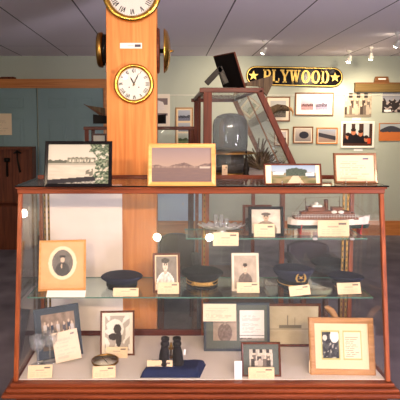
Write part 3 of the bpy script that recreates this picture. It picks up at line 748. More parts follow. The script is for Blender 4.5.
def cap(label, x0, x1, yb, z, kind, yaw=0, hk=1.0, lift=0, roll=0, prop=None, mat='navy'):
    """officer cap, front towards -y. yb = picture row of its front foot"""
    p0 = ground(x0, yb, z); p1 = ground(x1, yb, z); w = (p1-p0).x
    R = w/2*1.04; yc = p0.y+R*1.02
    t = thing('peaked_cap', label, 'cap', ((p0.x+p1.x)/2*(yc/p0.y), yc, z+.0008+lift), Matrix.Rotation(yaw, 4, 'Z') @ rot(0, roll, 0), 'sailors caps on the middle shelf')
    bR = R*.74; bh = .042*hk; ch = .034*hk
    def crownring(k, r, z0, amp):
        return [(r*math.cos(2*PI*i/48), r*1.04*math.sin(2*PI*i/48), z0+amp*max(0, -math.sin(2*PI*i/48))) for i in range(48)]
    rings = [crownring(0, bR, bh*.9, 0), crownring(1, bR*1.04, bh, .002), crownring(2, R*.9, bh+ch*.35, .010), crownring(3, R*.985, bh+ch*.66, .016), crownring(4, R, bh+ch*.85, .018), crownring(5, R*.96, bh+ch, .018), crownring(6, R*.85, bh+ch*1.08, .014), crownring(7, R*.5, bh+ch*1.0, .008), crownring(8, R*.1, bh+ch*.95, .004)]
    vs = [p for r in rings for p in r]; fs = []
    for k in range(len(rings)-1):
        for i in range(48):
            j = (i+1) % 48; fs.append((k*48+i, k*48+j, (k+1)*48+j, (k+1)*48+i))
    fs.append(tuple(8*48+i for i in range(48)))
    vs = [(x, y, zz+.0025*N(x*12, y*12, 1.5)*(zz > bh)) for x, y, zz in vs]
    MB().add(vs, fs, 0, None, True).build('crown', mat, t)
    MB().lathe([(bR*.97, 0.0), (bR, .002), (bR, bh*.95), (bR*.9, bh)], 48, 0, None, True, 1, 1.04).build('band', 'blk' if kind != 'tan' else 'oldwood', t)
    # peak
    v = MB(); vs = []; n = 18
    for i in range(n+1):
        a = PI*(1.14+.72*i/n); e = math.sin(PI*i/n)
        for rr2, zz in ((1.0, .013), (1.0+.20*e**.7, .006), (1.0+.30*e**.7, -.0+.002), (1.0+.29*e**.7, .0005), (1.0, .010)):
            vs.append((bR*rr2*math.cos(a), bR*1.04*rr2*math.sin(a), zz))
    fs = []
    for i in range(n):
        for k in range(5): fs.append((i*5+k, (i+1)*5+k, (i+1)*5+(k+1) % 5, i*5+(k+1) % 5))
    v.add(vs, fs, 0, None, True); v.build('peak', 'patent', t)
    if kind in ('gold', 'emblem'):
        g = MB()
        for z0 in ((bh*.34, bh*.78) if kind == 'gold' else (bh*.42,)):
            g.lathe([(bR*1.0, z0-.003), (bR*1.03, z0-.0025), (bR*1.03, z0+.0025), (bR*1.0, z0+.003)], 48, 0, None, True, 1, 1.04)
        g.build('gold_cord', 'gold', t)
    if kind == 'gold':
        e = MB()
        for k in range(14):
            s_ = (k-6.5)/6.5; a = -PI/2+s_*.62
            x, y = bR*1.05*math.cos(a), bR*1.09*math.sin(a)
            e.lathe([(.0001, -.014), (.008, -.005), (.009, .004), (.0001, .014)], 8, 0, T(Vector((x, y, .022+.010*abs(math.sin(k*1.7)))))@ rot(0, .5*math.sin(k*2.3), 0))
        e.build('gold_leaves', 'gold', t)
    if kind == 'emblem':
        e = MB(); y = -R*1.03
        for s_ in (-1, 1):
            e.tube([(s_*.004, y-.004, bh*.62), (s_*.020, y-.001, bh*.66), (s_*.027, y, bh*.95), (s_*.022, y-.002, bh*1.3), (s_*.015, y-.004, bh*1.45)], [.003, .005, .006, .005, .002], 8)
        e.lathe([(.008, 0), (.007, .003), (.0001, .004)], 14, 0, T(Vector((0, y-.004, bh*1.05))) @ Matrix.Rotation(PI/2, 4, 'X'))
        e.tube([(-.014, y-.003, bh*.9), (.014, y-.003, bh*1.25)], .0016, 6); e.tube([(.014, y-.003, bh*.9), (-.014, y-.003, bh*1.25)], .0016, 6)
        e.v = [(a*1.15, b2, c+bh*.42) for a, b2, c in e.v]; e.build('wreath_badge', 'gold', t)
    if prop: MB().lathe([(bR*.8, -lift-.0), (bR*.85, -lift+.004), (bR*.8, -.001)], 32).build('stand_block', 'tanwood', t)
    return t
cap('plain dark peaked cap beside the oval portrait on the middle shelf', 101, 143, 292, S2, 'plain', .1, .82)
cap('dark officer cap with two gold cords and gold leaves across the band', 181, 223, 290.5, S2, 'gold', -.05, 1.1, mat='blk')
cap('dark cap with gold wreath badge above a single gold cord', 273, 312.5, 292, S2, 'emblem', .12, 1.5, mat='navy')
cap('plain round black cap standing behind the blue one at the end of the middle shelf', 311.5, 347, 276.5, S2, 'plain', .5, .95, mat='blk')
cap('low navy blue cap on tan block, last on the middle shelf', 328, 363, 292.5, S2, 'plain', -.2, .66, lift=.022, prop=True, mat='navy')
card('caption card before the plain dark peaked cap', 113, 138.5, 288, 296.5, z=S2)
card('caption card against the white-shirted man photograph', 157.5, 179, 282.5, 294, z=S2, tilt=.3)
card('caption card against the faded seated portrait', 237, 259.5, 282.5, 293, z=S2, tilt=.25)
card('caption card before the cap with the wreath badge, tilted', 290, 311, 286.5, 296.5, z=S2, roll=-.1)
card('caption card before the navy blue cap at the shelf end', 338, 361.5, 283, 294.5, z=S2, roll=-.03)

# ================================================================== CASE FLOOR
t = fpx('tilted blue-matted group photograph in dark frame at the case floor corner', 'framed picture', 37, 83, 309, 361, ZF, 2.0, crowd(7, rgb(150, 130, 116), 1, False, (rgb(60, 66, 84), rgb(190, 184, 180), rgb(92, 88, 96))), 'bluegrey', .32, roll=-.15, mt='bluegrey', mw=(5, 3, 6, 5))
t = card('large cream caption card leaning on the tilted group photograph', 56, 82, 333, 363.5, z=ZF, roll=-.22, tilt=.3, fn=doc(6, rgb(230, 208, 184), rgb(206, 188, 170), .12, True))
def goblet(px, py, hpx, label):
    q = ground(px, py, ZF); s_ = ppm(q.y, py)*hpx/.105/1.08
    g = MB().lathe([(.026, 0), (.026, .002), (.006, .005), (.0038, .012), (.0036, .045), (.006, .052), (.020, .062), (.028, .078), (.029, .105), (.0275, .105), (.0265, .078), (.018, .064), (.0001, .058)], 28)
    o = g.build('wine_glass', 'vessel'); o.location = (q.x, q.y, ZF+.001); o.scale = (s_,)*3; tag(o, label, 'glass', 'stemmed glasses in the case')
goblet(38, 366, 32, 'clear stemmed glass in the case corner, nearer the side glass')
goblet(50, 361, 31, 'clear stemmed glass overlapping the tilted group photograph')
card('caption card at the base corner before the stemmed glasses', 27.5, 52, 365.5, 378.5, z=ZF, roll=-.03, tilt=.4)
fpx('black-framed small photograph of a figure at the rail, case floor', 'framed picture', 100, 134.5, 311, 356, ZF, 1.8, lambda u, v: (rgb(60, 54, 50) if (ell(u, v, .5, .62, .16, .14) or ell(u, v, .34, .4, .2, .1) or ell(u, v, .55, .35, .12, .25)) else (rgb(222, 214, 200) if ell(u, v, .4, .7, .3, .2) or N(u, v, 5) > .1 else rgb(170, 160, 146))), 'furn', .24, mt='ivory', mw=3, yaw=.05)
card('caption card at the foot of the figure at the rail photograph', 106, 127.5, 347, 358, z=ZF, tilt=.3)
q = ground(103.5, 371.5, ZF)
t = thing('ship_compass', 'round brass-rimmed compass bowl on the case floor', 'compass', (q.x, q.y+.078, ZF+.001))
R = 14*ppm(q.y, 365)
MB().lathe([(R*.55, 0), (R*.72, .004), (R*.95, .022), (R*1.0, .030), (R*1.0, .036), (R*.94, .038), (R*.9, .033), (R*.88, .028)], 44).build('bowl', 'brassold', t)
MB().lathe([(R*.9, .029), (.0001, .0292)], 44).build('dial', 'ivory', t)
MB().poly([(-.003, 0), (0, -R*.7), (.003, 0), (0, R*.7)], .001, 0, T(Vector((0, 0, .032))) @ Matrix.Rotation(PI/2, 4, 'X') @ Matrix.Rotation(.5, 4, 'Y')).build('needle', 'black', t)
MB().lathe([(R*.91, .034), (.0001, .035)], 44).build('cover_glass', 'glasst', t)
card('caption card before the brass-rimmed compass', 92.5, 115.5, 366.5, 378.5, z=ZF, roll=-.04, tilt=.4)
# velvet pad and binoculars
p0 = ground(144, 378, ZF); p1 = ground(199, 378, ZF); yf = p0.y
vz = .042; w = p1.x-p0.x+.03; dd = .17
vs = []; nx, ny = 30, 14
for j in range(ny+1):
    for i in range(nx+1):
        u, v = i/nx, j/ny; e = min(u, 1-u, v*dd/w, (1-v)*dd/w)
        vs.append(((u-.5)*w+.05*(v-.0), v*dd, vz*min(1, (e*14)**.5)*(1+.10*N(u*4, v*4, 2))+.0008))
for j in range(ny+1):
    for i in range(nx+1):
        u, v = i/nx, j/ny; vs.append(((u-.5)*w+.05*v, v*dd, 0))
n_ = (nx+1)*(ny+1); fs = []
for j in range(ny):
    for i in range(nx):
        a = j*(nx+1)+i; fs.append((a, a+1, a+nx+2, a+nx+1)); fs.append((a+n_, a+nx+1+n_, a+nx+2+n_, a+1+n_))
for i in range(nx): fs.append((i, i+n_, i+1+n_, i+1)); a = ny*(nx+1)+i; fs.append((a, a+1, a+1+n_, a+n_))
for j in range(ny): a = j*(nx+1); fs.append((a, a+nx+1, a+nx+1+n_, a+n_)); a += nx; fs.append((a, a+n_, a+nx+1+n_, a+nx+1))
o = MB().add(vs, fs, 0, None, True).build('folded_cloth', 'velvet'); o.location = ((p0.x+p1.x)/2-.01, yf, ZF+.001)
tag(o, 'navy blue velvet cloth folded under the binoculars', 'cloth')
q = P(171, 370, yf+.085)
t = thing('binoculars', 'old black binoculars standing upright on navy velvet', 'binoculars', (P(171, 365, yf+.085).x, yf+.085, ZF+.044))
for s_ in (-1, 1):
    b_ = MB().lathe([(.034, 0), (.036, .004), (.036, .016), (.033, .020), (.032, .055), (.028, .085), (.0225, .105), (.022, .118), (.027, .122), (.027, .134), (.0225, .138), (.0225, .150), (.026, .154), (.025, .166), (.018, .168), (.017, .160)], 28, 0, T(Vector((s_*.043, 0, 0))) @ Matrix.Rotation(-s_*.05, 4, 'Y'))
    o = b_.build('barrel', 'iron', t)
br_ = MB().lathe([(.006, .03), (.006, .10), (.010, .104), (.010, .118), (.006, .120), (.006, .135)], 16)
br_.box((0, 0, .045), (.05, .012, .014)); br_.box((0, 0, .098), (.045, .012, .010)); br_.build('hinge', 'brassold', t)
MB().box((.072, -.022, .095), (.012, .002, .034), 0, rot(0, .12, 0)).build('string_tag', 'tag', t)
card('caption card on the cloth edge in front of the binoculars', 147, 172.5, 360.5, 374, z=ZF+.0, tilt=.1)
# grey-matted document frame, ship print, brown box behind
mid = lambda u, v: (portrait(rgb(176, 156, 140), rgb(110, 96, 90), None, rgb(196, 176, 160), None, .5, .7, .9)(u, v))
t = fpx('wide grey-matted frame with a portrait and a typed page, case floor back', 'framed picture', 204, 270, 303, 351.5, ZF, 2.4,
        [(lambda u, v: mid(u, v), 0, .46, 0, 1), (doc(14, rgb(226, 220, 214), rgb(176, 168, 164), .1), .52, 1, .18, 1), (pic_landscape(rgb(200, 196, 188), rgb(220, 216, 210), rgb(130, 122, 112), 5), .52, 1, 0, .16)], 'bluegrey', .12, mt='greymat', mw=(7, 3, 8, 5), stand=False)
t = fpx('faded yellowed ship drawing in wide frame behind the crew photograph', 'framed picture', 260, 321, 304, 347, ZF, 2.4, lambda u, v: (rgb(120, 112, 96) if (.3 < u < .7 and .42 < v < .5) or (abs(u-.45) < .008 and .5 < v < .75) or (abs(u-.58) < .008 and .5 < v < .7) or abs(v-.4) < .008 else mix(rgb(196, 184, 156), rgb(176, 162, 134), FB(u, v, 4)*.5+.4)), 'furn', .05, stand=False)
card('slanting cream leaflet hanging below the middle shelf centre', 203, 236, 304, 321.5, Y=3.15, fn=doc(7, rgb(226, 206, 178), rgb(190, 170, 146), .08), roll=0, group=None)
t = fpx('small grey-mounted crew photograph with dark border, case floor front', 'framed picture', 242, 281.5, 342.5, 377, ZF, 2.0, crowd(4, rgb(206, 196, 178), 2), 'furn', .22, mt='greymat', mw=(6, 6, 6, 5))
card('caption card at the foot of the grey-mounted crew photograph', 248.5, 274.5, 367.5, 379, z=ZF, tilt=.2)
t = card('small blank white card standing before the wide grey-matted frame', 234.5, 242, 361, 379.5, z=ZF, tilt=.1, fn=lambda u, v: rgb(240, 242, 250), group=None)
def dbl_left(u, v):
    c = mix(rgb(44, 46, 50), rgb(90, 90, 88), FB(u, v, 5)+.4)
    if ell(u, v, .72, .8, .24, .22): c = rgb(226, 222, 208)
    if ell(u, v, .2, .75, .12, .1): c = rgb(206, 200, 186)
    if N(u, v, 9) > .35 and v < .6: c = rgb(170, 164, 150)
    if min(u, v, 1-u, 1-v) < .05: c = rgb(186, 178, 110)
    return c
def dbl_right(u, v):
    if min(u, v, 1-u, 1-v) < .05: return rgb(178, 174, 112)
    return doc(11, rgb(222, 210, 178), rgb(110, 100, 84), .12)(u, v)
t = fpx('light wooden frame with cream mat holding a photograph and a text panel', 'framed picture', 311, 376, 318, 375.5, ZF, 5.6, [(dbl_left, 0, .46, .06, 1), (dbl_right, .54, 1, .06, 1)], 'tanwood', .22, mt='cream', mw=(6.5, 7, 7, 7), yaw=-.03, ft=.024)
card('caption card at the foot of the light wooden double frame', 309, 334, 361.5, 374, z=ZF, tilt=.2, roll=.04)
# horn-like brown shell leaning at the back
q = P(331, 318, 3.42)
o = MB().tube([(-.05, 0, .12), (-.03, 0, .115), (0, 0, .09), (.03, 0, .045), (.04, 0, 0.0)], [.004, .018, .024, .02, .012], 14).build('curved_horn', 'tanwood')
o.location = (P(331, 330, 3.42).x, 3.42, ZF+.012+.10); tag(o, 'curved brown horn behind the light wooden double frame', 'horn')
o2 = MB().box((0, 0, .051), (.10, .06, .102), 0, None, .004).build('display_block', 'lining'); o2.location = (P(336, 330, 3.42).x+.01, 3.42, ZF+.001); tag(o2, 'cream display block under the curved horn', 'block')

# ================================================================== BACK GLASS CASE, SHIP MODEL
YC = 5.25
x0, x1 = P(84.5, 128, YC).x, P(194, 128, YC).x
zt = P(168, 126.5, YC).z
bc = thing('glass_cabinet', 'tall dark mahogany glass cabinet standing behind the pillar', 'cabinet', ((x0+x1)/2, YC, 0))
w = x1-x0; dpt = .5
b_ = MB(); b_.box((0, dpt/2, zt-.018), (w+.02, dpt+.02, .036), 0, None, .005); b_.build('top_frame', 'dark', bc)
for sx in (-1, 1):
    for y in (.02, dpt-.02): MB().box((sx*(w/2-.02), y, (zt-.036)/2), (.04, .04, zt-.037)).build('post', 'darkz', bc)
zlo = P(168, 176, YC).z
MB().box((0, dpt/2, zlo), (w-.08, dpt-.04, .03)).build('cabinet_floor', 'darkz', bc)
MB().box((0, .012, (zt-.04+zlo+.02)/2), (w-.08, .004, zt-zlo-.07)).build('front_glass', 'glasst', bc)
MB().box((0, .012, P(168, 146, YC).z), (w-.08, .03, .03)).build('cross_rail', 'dark', bc)
MB().box((0, dpt/2, P(168, 152, YC).z), (w-.10, dpt-.1, .008)).build('glass_shelf', 'shelf', bc)
zsh = P(168, 152, YC).z+.004
# small framed snapshot in cabinet at pillar's left
frame('small snapshot in red-brown frame inside the tall glass cabinet', 'framed picture', (P(98.5, 150, YC+.05).x, YC+.08, zsh), .16, .19, .02, pic_landscape(rgb(220, 214, 200), rgb(196, 190, 180), rgb(120, 100, 84), 2), 'dark', tilt=.1)
sm = thing('sailing_ship_model', 'model sailing vessel on top of the tall cabinet, half hidden by the pillar', 'model ship', (P(128, 120, YC).x, YC+.2, zt+.001))
def X(px): return P(px, 118, YC+.2).x-P(128, 120, YC).x
def Z(py): return P(128, py, YC+.2).z-zt-.001
v = []; f = []; n = 24; xl_, xr_ = X(93), X(166)
for i in range(n+1):
    s = i/n; x = xl_+(xr_-xl_)*s; hb = .055*max(.02, min(1, (s/.35)**.7, (1.0-s)/.08+.45)); sh = Z(117)+.03*(abs(s-.5)*2)**2
    v += [(x, -hb*.3, .03), (x, -hb, sh), (x, hb, sh), (x, hb*.3, .03)]
for i in range(n):
    for k in range(4): f.append((i*4+k, i*4+(k+1) % 4, (i+1)*4+(k+1) % 4, (i+1)*4+k))
f += [(0, 1, 2, 3), (n*4+3, n*4+2, n*4+1, n*4)]
MB().add(v, f).build('hull', 'iron', sm)
MB().box(((xl_+xr_)/2, 0, .016), (.3, .09, .03)).build('cradle', 'dark', sm)
MB().tube([(X(103), 0, Z(115)), (X(84), 0, Z(104))], [.006, .003], 8).build('bowsprit', 'furn', sm)
MB().poly([(X(85), Z(105)), (X(105), Z(108)), (X(106), Z(120))], .004).build('jib_sail', 'greywood', sm)
for k, px in enumerate((112, 134, 152)): MB().tube([(X(px), 0, Z(116)), (X(px), 0, Z(72))], [.006, .003], 8).build('mast', 'furn', sm)
MB().poly([(X(140), Z(112)), (X(166), Z(110)), (X(163), Z(102)), (X(150), Z(98)), (X(140), Z(84))], .004).build('spanker_sail', 'hullw', sm)

# ================================================================== SLANTED CASE
YS, YE = 3.82, 5.2
sx0 = P(203.5, 120, YS).x; sx1 = P(260, 88, YS).x; sx2 = P(301, 170, YS).x
zS = P(203, 88, YS).z; zB = P(203, 178, YS).z
sc_ = thing('slant_case', 'mahogany glass case with one slanting side on tall legs, behind the main case', 'display case', (0, YS, 0))
tk = .052
def sbar(a, b2, w=tk, d=.03, nm='frame_bar', m_='darkz'): MB().bar(a, b2, w, d).build(nm, m_, sc_)
D = YE-YS
for y in (0, D):
    MB().box(((sx0+sx1)/2, y+.015, zS-.016), (sx1-sx0+.06, .034, .036), 0, None, .004).build('top_rail', 'dark', sc_)
    MB().box(((sx0+sx2)/2, y+.015, zB-.012), (sx2-sx0+.03, .03, .028), 0, None, .004).build('bottom_rail', 'dark', sc_)
    sbar((sx0+.032, y+.015, zB), (sx0+.032, y+.015, zS-.02), .064, nm='post')
    MB().bar((sx2-.01, y+.015, zB), (sx1-.005, y+.015, zS-.02), .046, .034).build('slanting_post', 'darkz' if y == 0 else 'walnut', sc_)
for xx in (sx0+.012, sx1):
    MB().box((xx, D/2, zS-.012), (.024, D-.03, .024)).build('top_rail', 'dark', sc_)
MB().box((sx0+.012, D*.5, (zS+zB)/2), (.022, .03, zS-zB-.04)).build('post', 'darkz', sc_)
MB().bar((sx2-.01, D*.42, zB), (sx1-.005, D*.42, zS-.02), .012, .012).build('slanting_post', 'walnut', sc_)
MB().box(((sx0+sx2)/2, D/2+.0, zB-.010), (sx2-sx0-.02, D-.04, .018)).build('case_floor', 'lining', sc_)
prism(MB(), [(sx0+.05, .012, zB), (sx2-.03, .012, zB), (sx1-.02, .012, zS-.02), (sx0+.05, .012, zS-.02)], (0, .003, 0)).build('end_glass', 'glassf', sc_)
prism(MB(), [(sx2-.012, .04, zB), (sx2-.012, D-.01, zB), (sx1-.006, D-.01, zS-.02), (sx1-.006, .04, zS-.02)], (.003, 0, 0)).build('slanting_glass', 'glasst', sc_)
MB().box(((sx0+sx1)/2, D/2, zS+.003), (sx1-sx0+.02, D, .004)).build('top_glass', 'glasst', sc_)
for x in (sx0+.03, P(282, 220, YS+.02).x):
    for y in (.02, D-.04): MB().box((x, y, (zB-.026)/2), (.035, .035, zB-.027)).build('leg', 'casez', sc_)
MB().box(((sx0+sx2)/2-.04, D/2, .3), (sx2-sx0-.2, D-.08, .03)).build('lower_shelf', 'dark', sc_)
# domed ship's lamp inside
YL = 4.12; zfl = zB-.001
cxl = P(230, 150, YL).x; k = ppm(YL, 140)
lm = thing('ship_lamp', 'grey domed lamp with a wide brass brim inside the slanting glass case', 'lamp', (cxl, YL, zfl))
zt_ = P(230, 113, YL).z-zfl; zbr = P(230, 152, YL).z-zfl
MB().lathe([(16*k, zbr+.01), (17.5*k, zbr+.05), (17.5*k, zt_-.10), (16.5*k, zt_-.06), (13*k, zt_-.025), (7*k, zt_-.006), (.0001, zt_)], 40).build('dome', 'vesseld', lm)
MB().lathe([(15*k, zbr), (26*k, zbr-.012), (27*k, zbr-.006), (18*k, zbr+.012), (15*k, zbr+.02)], 40).build('brim', 'brassold', lm)
MB().lathe([(14*k, .02), (14*k, zbr), (13.6*k, zbr), (13.6*k, .02)], 36).build('glass_chimney', 'vesseld', lm)
MB().lathe([(15.5*k, 0), (15.5*k, .015), (14*k, .022), (.0001, .022)], 36).build('base', 'brassold', lm)
MB().lathe([(.012, .022), (.014, .05), (.03, .06), (.035, zbr*.8), (.0001, zbr*.85)], 20).build('burner', 'tanwood', lm)
q = ground(246.5, 177, zfl)
sp_ = MB().lathe([(.027, 0), (.029, .01), (.02, .03), (.026, .05), (.028, .075), (.016, .095), (.02, .105), (.009, .12), (.007, .20), (.007, .26), (.0001, .262)], 22).build('turned_spindle', 'iron')
sp_.location = (q.x, max(q.y+.03, YS+.06), zfl); tag(sp_, 'black turned spindle beside the domed lamp in the slanting case', 'spindle')
q = P(224.5, 177, YS+.08)
card('small upright card beside the domed lamp in the slanting case', 222, 227.5, 165, 177.3, z=zfl, tilt=.1, group=None)
# coral lump
q = P(272, 150, 4.75)
vs = []; mb = MB()
for i in range(44):
    a = random.uniform(0, PI); l = random.uniform(.12, .26)
    mb.tube([(0, 0, .02), (math.cos(a)*l*.5, random.uniform(-.04, .04), .03+math.sin(a)*l*.6), (math.cos(a)*l*.9+random.uniform(-.02, .02), random.uniform(-.07, .07), .03+math.sin(a)*l*1.1)], [.016, .010, .005], 7)
o = mb.build('coral_branch', 'greywood'); o.location = (P(266, 150, 4.5).x-.05, 4.5, zfl); tag(o, 'pale brown branching coral in the low end of the slanting case', 'coral')
# on top of slanted case
zz = zS+.006
tf = frame('dark-backed picture frame turned away, leaning atop the slanting case', 'framed picture', (P(236, 86, 4.05).x, 4.05, zz), .26, .30, .024, pic_landscape(rgb(186, 180, 160), rgb(206, 200, 184), rgb(130, 118, 96), 8), 'furn', tilt=.40, yaw=PI*.68, stand=False)
MB().box((0, .0195, .15), (.25, .004, .29)).build('black_back', 'black', tf)
def pxpoly(pts, Y, z0): 
    c = P(pts[0][0], pts[0][1], Y); return [(P(a, b2, Y).x-c.x, P(a, b2, Y).z-z0) for a, b2 in pts], c
mbx = MB(); c_ = P(203, 86, 3.95)
def eb(a, b2, w_): mbx.bar(P(a[0], a[1], 3.95)-c_, P(b2[0], b2[1], 3.95)-c_, w_, .03)
eb((206, 85), (221, 69), .045); eb((219, 68), (226, 85), .04)
o = mbx.build('display_easel', 'black'); o.location = (c_.x, 3.93, c_.z+.008); tag(o, 'black folding easel on the slanting case, behind its top rail', 'easel')
pp, c_ = pxpoly([(245, 86), (245, 83), (257, 80), (272.5, 75.5), (272.8, 84), (267, 96), (263, 92), (259, 86.5)], 4.1, zz)
pp = [(a, max(0, b2)) if k_ not in (5, 6) else (a, b2) for k_, (a, b2) in enumerate(pp)]
o = MB().poly(pp, .03).build('carved_plaque', 'greywood')
o.location = (c_.x, 4.1, zz+.001); tag(o, 'weathered fan-shaped wooden plaque on top of the slanting case', 'plaque')

# ================================================================== EAGLE HEAD on the wall
ke = ppm((WALLY-0.25), 110)
def E(px, py, y=(WALLY-0.28)): return tuple(P(px, py, y))
eg = thing('eagle_carving', 'carved wooden eagle head mounted on the wall over a framed photograph', 'carving', E(270, 118, (WALLY-0.28)))
c0 = Vector(E(270, 118, (WALLY-0.28)))
def L_(px, py, y=(WALLY-0.28)): return Vector(E(px, py, y))-c0
MB().tube([L_(250, 124, (WALLY-0.03)), L_(256, 121, (WALLY-0.15)), L_(264, 116), L_(271, 111), L_(278, 107.5), L_(285, 108), L_(289, 109.5)], [.06, .07, .075, .065, .055, .045, .03], 16).build('head', 'greywood', eg)
MB().tube([L_(287, 108.5), L_(291, 109), L_(293, 112), L_(292.5, 116)], [.032, .026, .015, .003], 10).build('beak', 'tanwood', eg)
MB().tube([L_(281, 106.5, (WALLY-0.335)), L_(281.3, 106.5, (WALLY-0.345))], [.012, .010], 10).build('eye', 'black', eg)

# ================================================================== WALL PICTURES
g1 = 'framed photographs on the back wall'
wpx('thin-framed seascape behind the eagle head carving', 'framed picture', 266, 290.5, 96.5, 121.5, 1.3, pic_landscape(rgb(206, 200, 190), rgb(176, 176, 176), rgb(90, 84, 76), 4), 'walnut', mt='ivory', mw=3, group=g1)
wpx('wide wooden frame with two small certificates side by side on white mat', 'framed picture', 295, 334, 92.5, 115.5, 1.2, [(pic_landscape(rgb(176, 148, 158), rgb(186, 196, 214), rgb(160, 120, 124), 1), 0, .46, 0, 1), (pic_landscape(rgb(176, 164, 178), rgb(180, 192, 214), rgb(140, 128, 150), 7), .54, 1, 0, 1)], 'walnut', mt='white', mw=(5, 5, 4.5, 4), group=g1)
wpx('small photograph low on the wall, half hidden by the slanting case', 'framed picture', 274, 289, 129, 146, 1.2, pic_landscape(rgb(196, 186, 176), rgb(176, 168, 168), rgb(110, 96, 86), 5), 'walnut', mt='ivory', mw=1.5, group=g1)
wpx('small dark wooden frame with an engine photograph, below the certificates', 'framed picture', 293, 313.5, 126.5, 143.5, 1.3, lambda u, v: rgb(44, 44, 54) if ell(u, v, .55, .5, .3, .28) else mix(rgb(128, 120, 116), rgb(190, 180, 170), v), 'walnut', mt='ivory', mw=.9, group=g1)
wpx('small orange-wood frame with a blue and grey machine photograph', 'framed picture', 316.5, 338, 127.5, 144, 1.3, lambda u, v: rgb(56, 54, 60) if abs(v-.45+.3*(u-.5)) < .16 else mix(rgb(150, 120, 100), rgb(150, 160, 176), v), 'pinex', mt='ivory', mw=.6, group=g1)
wpx('unframed sepia crew photograph with dark windows above the men', 'photograph', 344.5, 372, 93, 117, 0, crowd(6, rgb(196, 180, 158), 4, True, (rgb(110, 98, 88), rgb(180, 164, 146), rgb(72, 62, 56))), 'white', ft=.01, name='photo_print', group=g1)
wpx('white-bordered colour photograph of dark-clothed people indoors', 'photograph', 340.5, 375, 121.5, 148, 2.2, pic_people, 'white', name='photo_print', group=g1)
wpx('black and white waterfront photograph at the picture edge, under the long board', 'photograph', 382, 406, 92.5, 112.5, 0, lambda u, v: mix(rgb(190, 190, 196), rgb(120, 120, 130), v) if v > .62+.2*N(u, 0, 7) else (rgb(52, 46, 46) if N(u, v, 7) > -.15 else rgb(170, 156, 150)), 'white', ft=.01, name='photo_print', group=g1)
wpx('photograph of a boat over orange planking, lowest at the picture edge', 'photograph', 379, 403, 123, 141, 0.8, lambda u, v: rgb(196, 112, 60) if v < .5+.04*N(u, 0, 10) else (rgb(64, 64, 72) if v < .62+.25*math.sin(u*3) else rgb(168, 174, 178)), 'pinex', name='photo_print', group=g1)
for lb, a in (('tiny white caption under the sepia crew photograph', (352.5, 361, 117.8, 120.2)), ('tiny white caption under the white-bordered people photograph', (354, 363, 148.8, 151)), ('tiny white caption on the waterfront photograph corner', (384, 391, 109.6, 111.8))):
    q0 = P(a[0], a[3], (WALLY-0.015)); q1 = P(a[1], a[2], (WALLY-0.015))
    o = MB().box((0, 0, 0), (q1.x-q0.x, .002, q1.z-q0.z)).build('wall_caption', 'tag'); o.location = ((q0.x+q1.x)/2, (WALLY-0.015) if 'corner' in lb else (WALLY-0.002), (q0.z+q1.z)/2); tag(o, lb, 'card', 'small captions on the back wall')
wpx('white board with stacked dark prints on the wall right beside the pillar', 'photograph', 146, 170, 94, 128, 0, lambda u, v: rgb(120, 104, 104) if (.1 < u < .9 and (.68 < v < .88 or .36 < v < .44)) else rgb(226, 214, 196), 'white', ft=.01, name='photo_print', group=g1)
wpx('tan-framed pair of blue-grey photographs, one above the other', 'framed picture', 175.5, 193, 107.5, 146, 1.1, [(pic_landscape(rgb(150, 156, 168), rgb(170, 176, 188), rgb(96, 100, 116), 2), 0, 1, .68, 1), (pic_landscape(rgb(146, 148, 156), rgb(176, 180, 186), rgb(110, 110, 120), 9), 0, 1, .36, .62), (pic_landscape(rgb(140, 150, 128), rgb(176, 180, 170), rgb(90, 104, 70), 6), 0, 1, 0, .30)], 'tanwood', mt='cream', mw=1.6, group=g1)
# wall thermostat / switch plate on the painted reflection panel
q0 = P(180, 209, (WALLY-0.01)); q1 = P(186, 199, (WALLY-0.01))
o = MB().box((0, 0, 0), (q1.x-q0.x, .012, q1.z-q0.z), 0, None, .003); o.box((0, -.009, 0), (.02, .008, .035), 0); o = o.build('switch_plate', 'dial'); o.location = ((q0.x+q1.x)/2, (WALLY-0.007), (q0.z+q1.z)/2); tag(o, 'ivory switch plate on the wall above the wooden chair rail', 'switch')
# paper on closet door
q0 = P(-14, 135, (WALLY-0.080)); q1 = P(11.5, 113.5, (WALLY-0.080))
t = thing('paper_notice', 'cream paper notice pinned to the closet door', 'paper', ((q0.x+q1.x)/2, (WALLY-0.080), q0.z))
grid_pic('paper_sheet', q1.x-q0.x, q1.z-q0.z, doc(8, rgb(226, 206, 176), rgb(196, 176, 150), .1), t, 0, 0, 0, 30, 26, 'paper')
MB().box((0, .0012, (q1.z-q0.z)/2), (q1.x-q0.x, .002, q1.z-q0.z)).build('backing_sheet', 'cream', t)
# dark thing on header
o = MB().box((0, 0, 0), (.62, .06, .028), 0, None, .004); o.box((.18, 0, .017), (.2, .05, .008), 0)
o = o.build('half_model_board', 'furn'); o.location = (P(0, 77.5, (WALLY-0.04)).x-.06, (WALLY-0.04), h1+.0145); tag(o, 'dark narrow board lying on the wooden closet header', 'board')

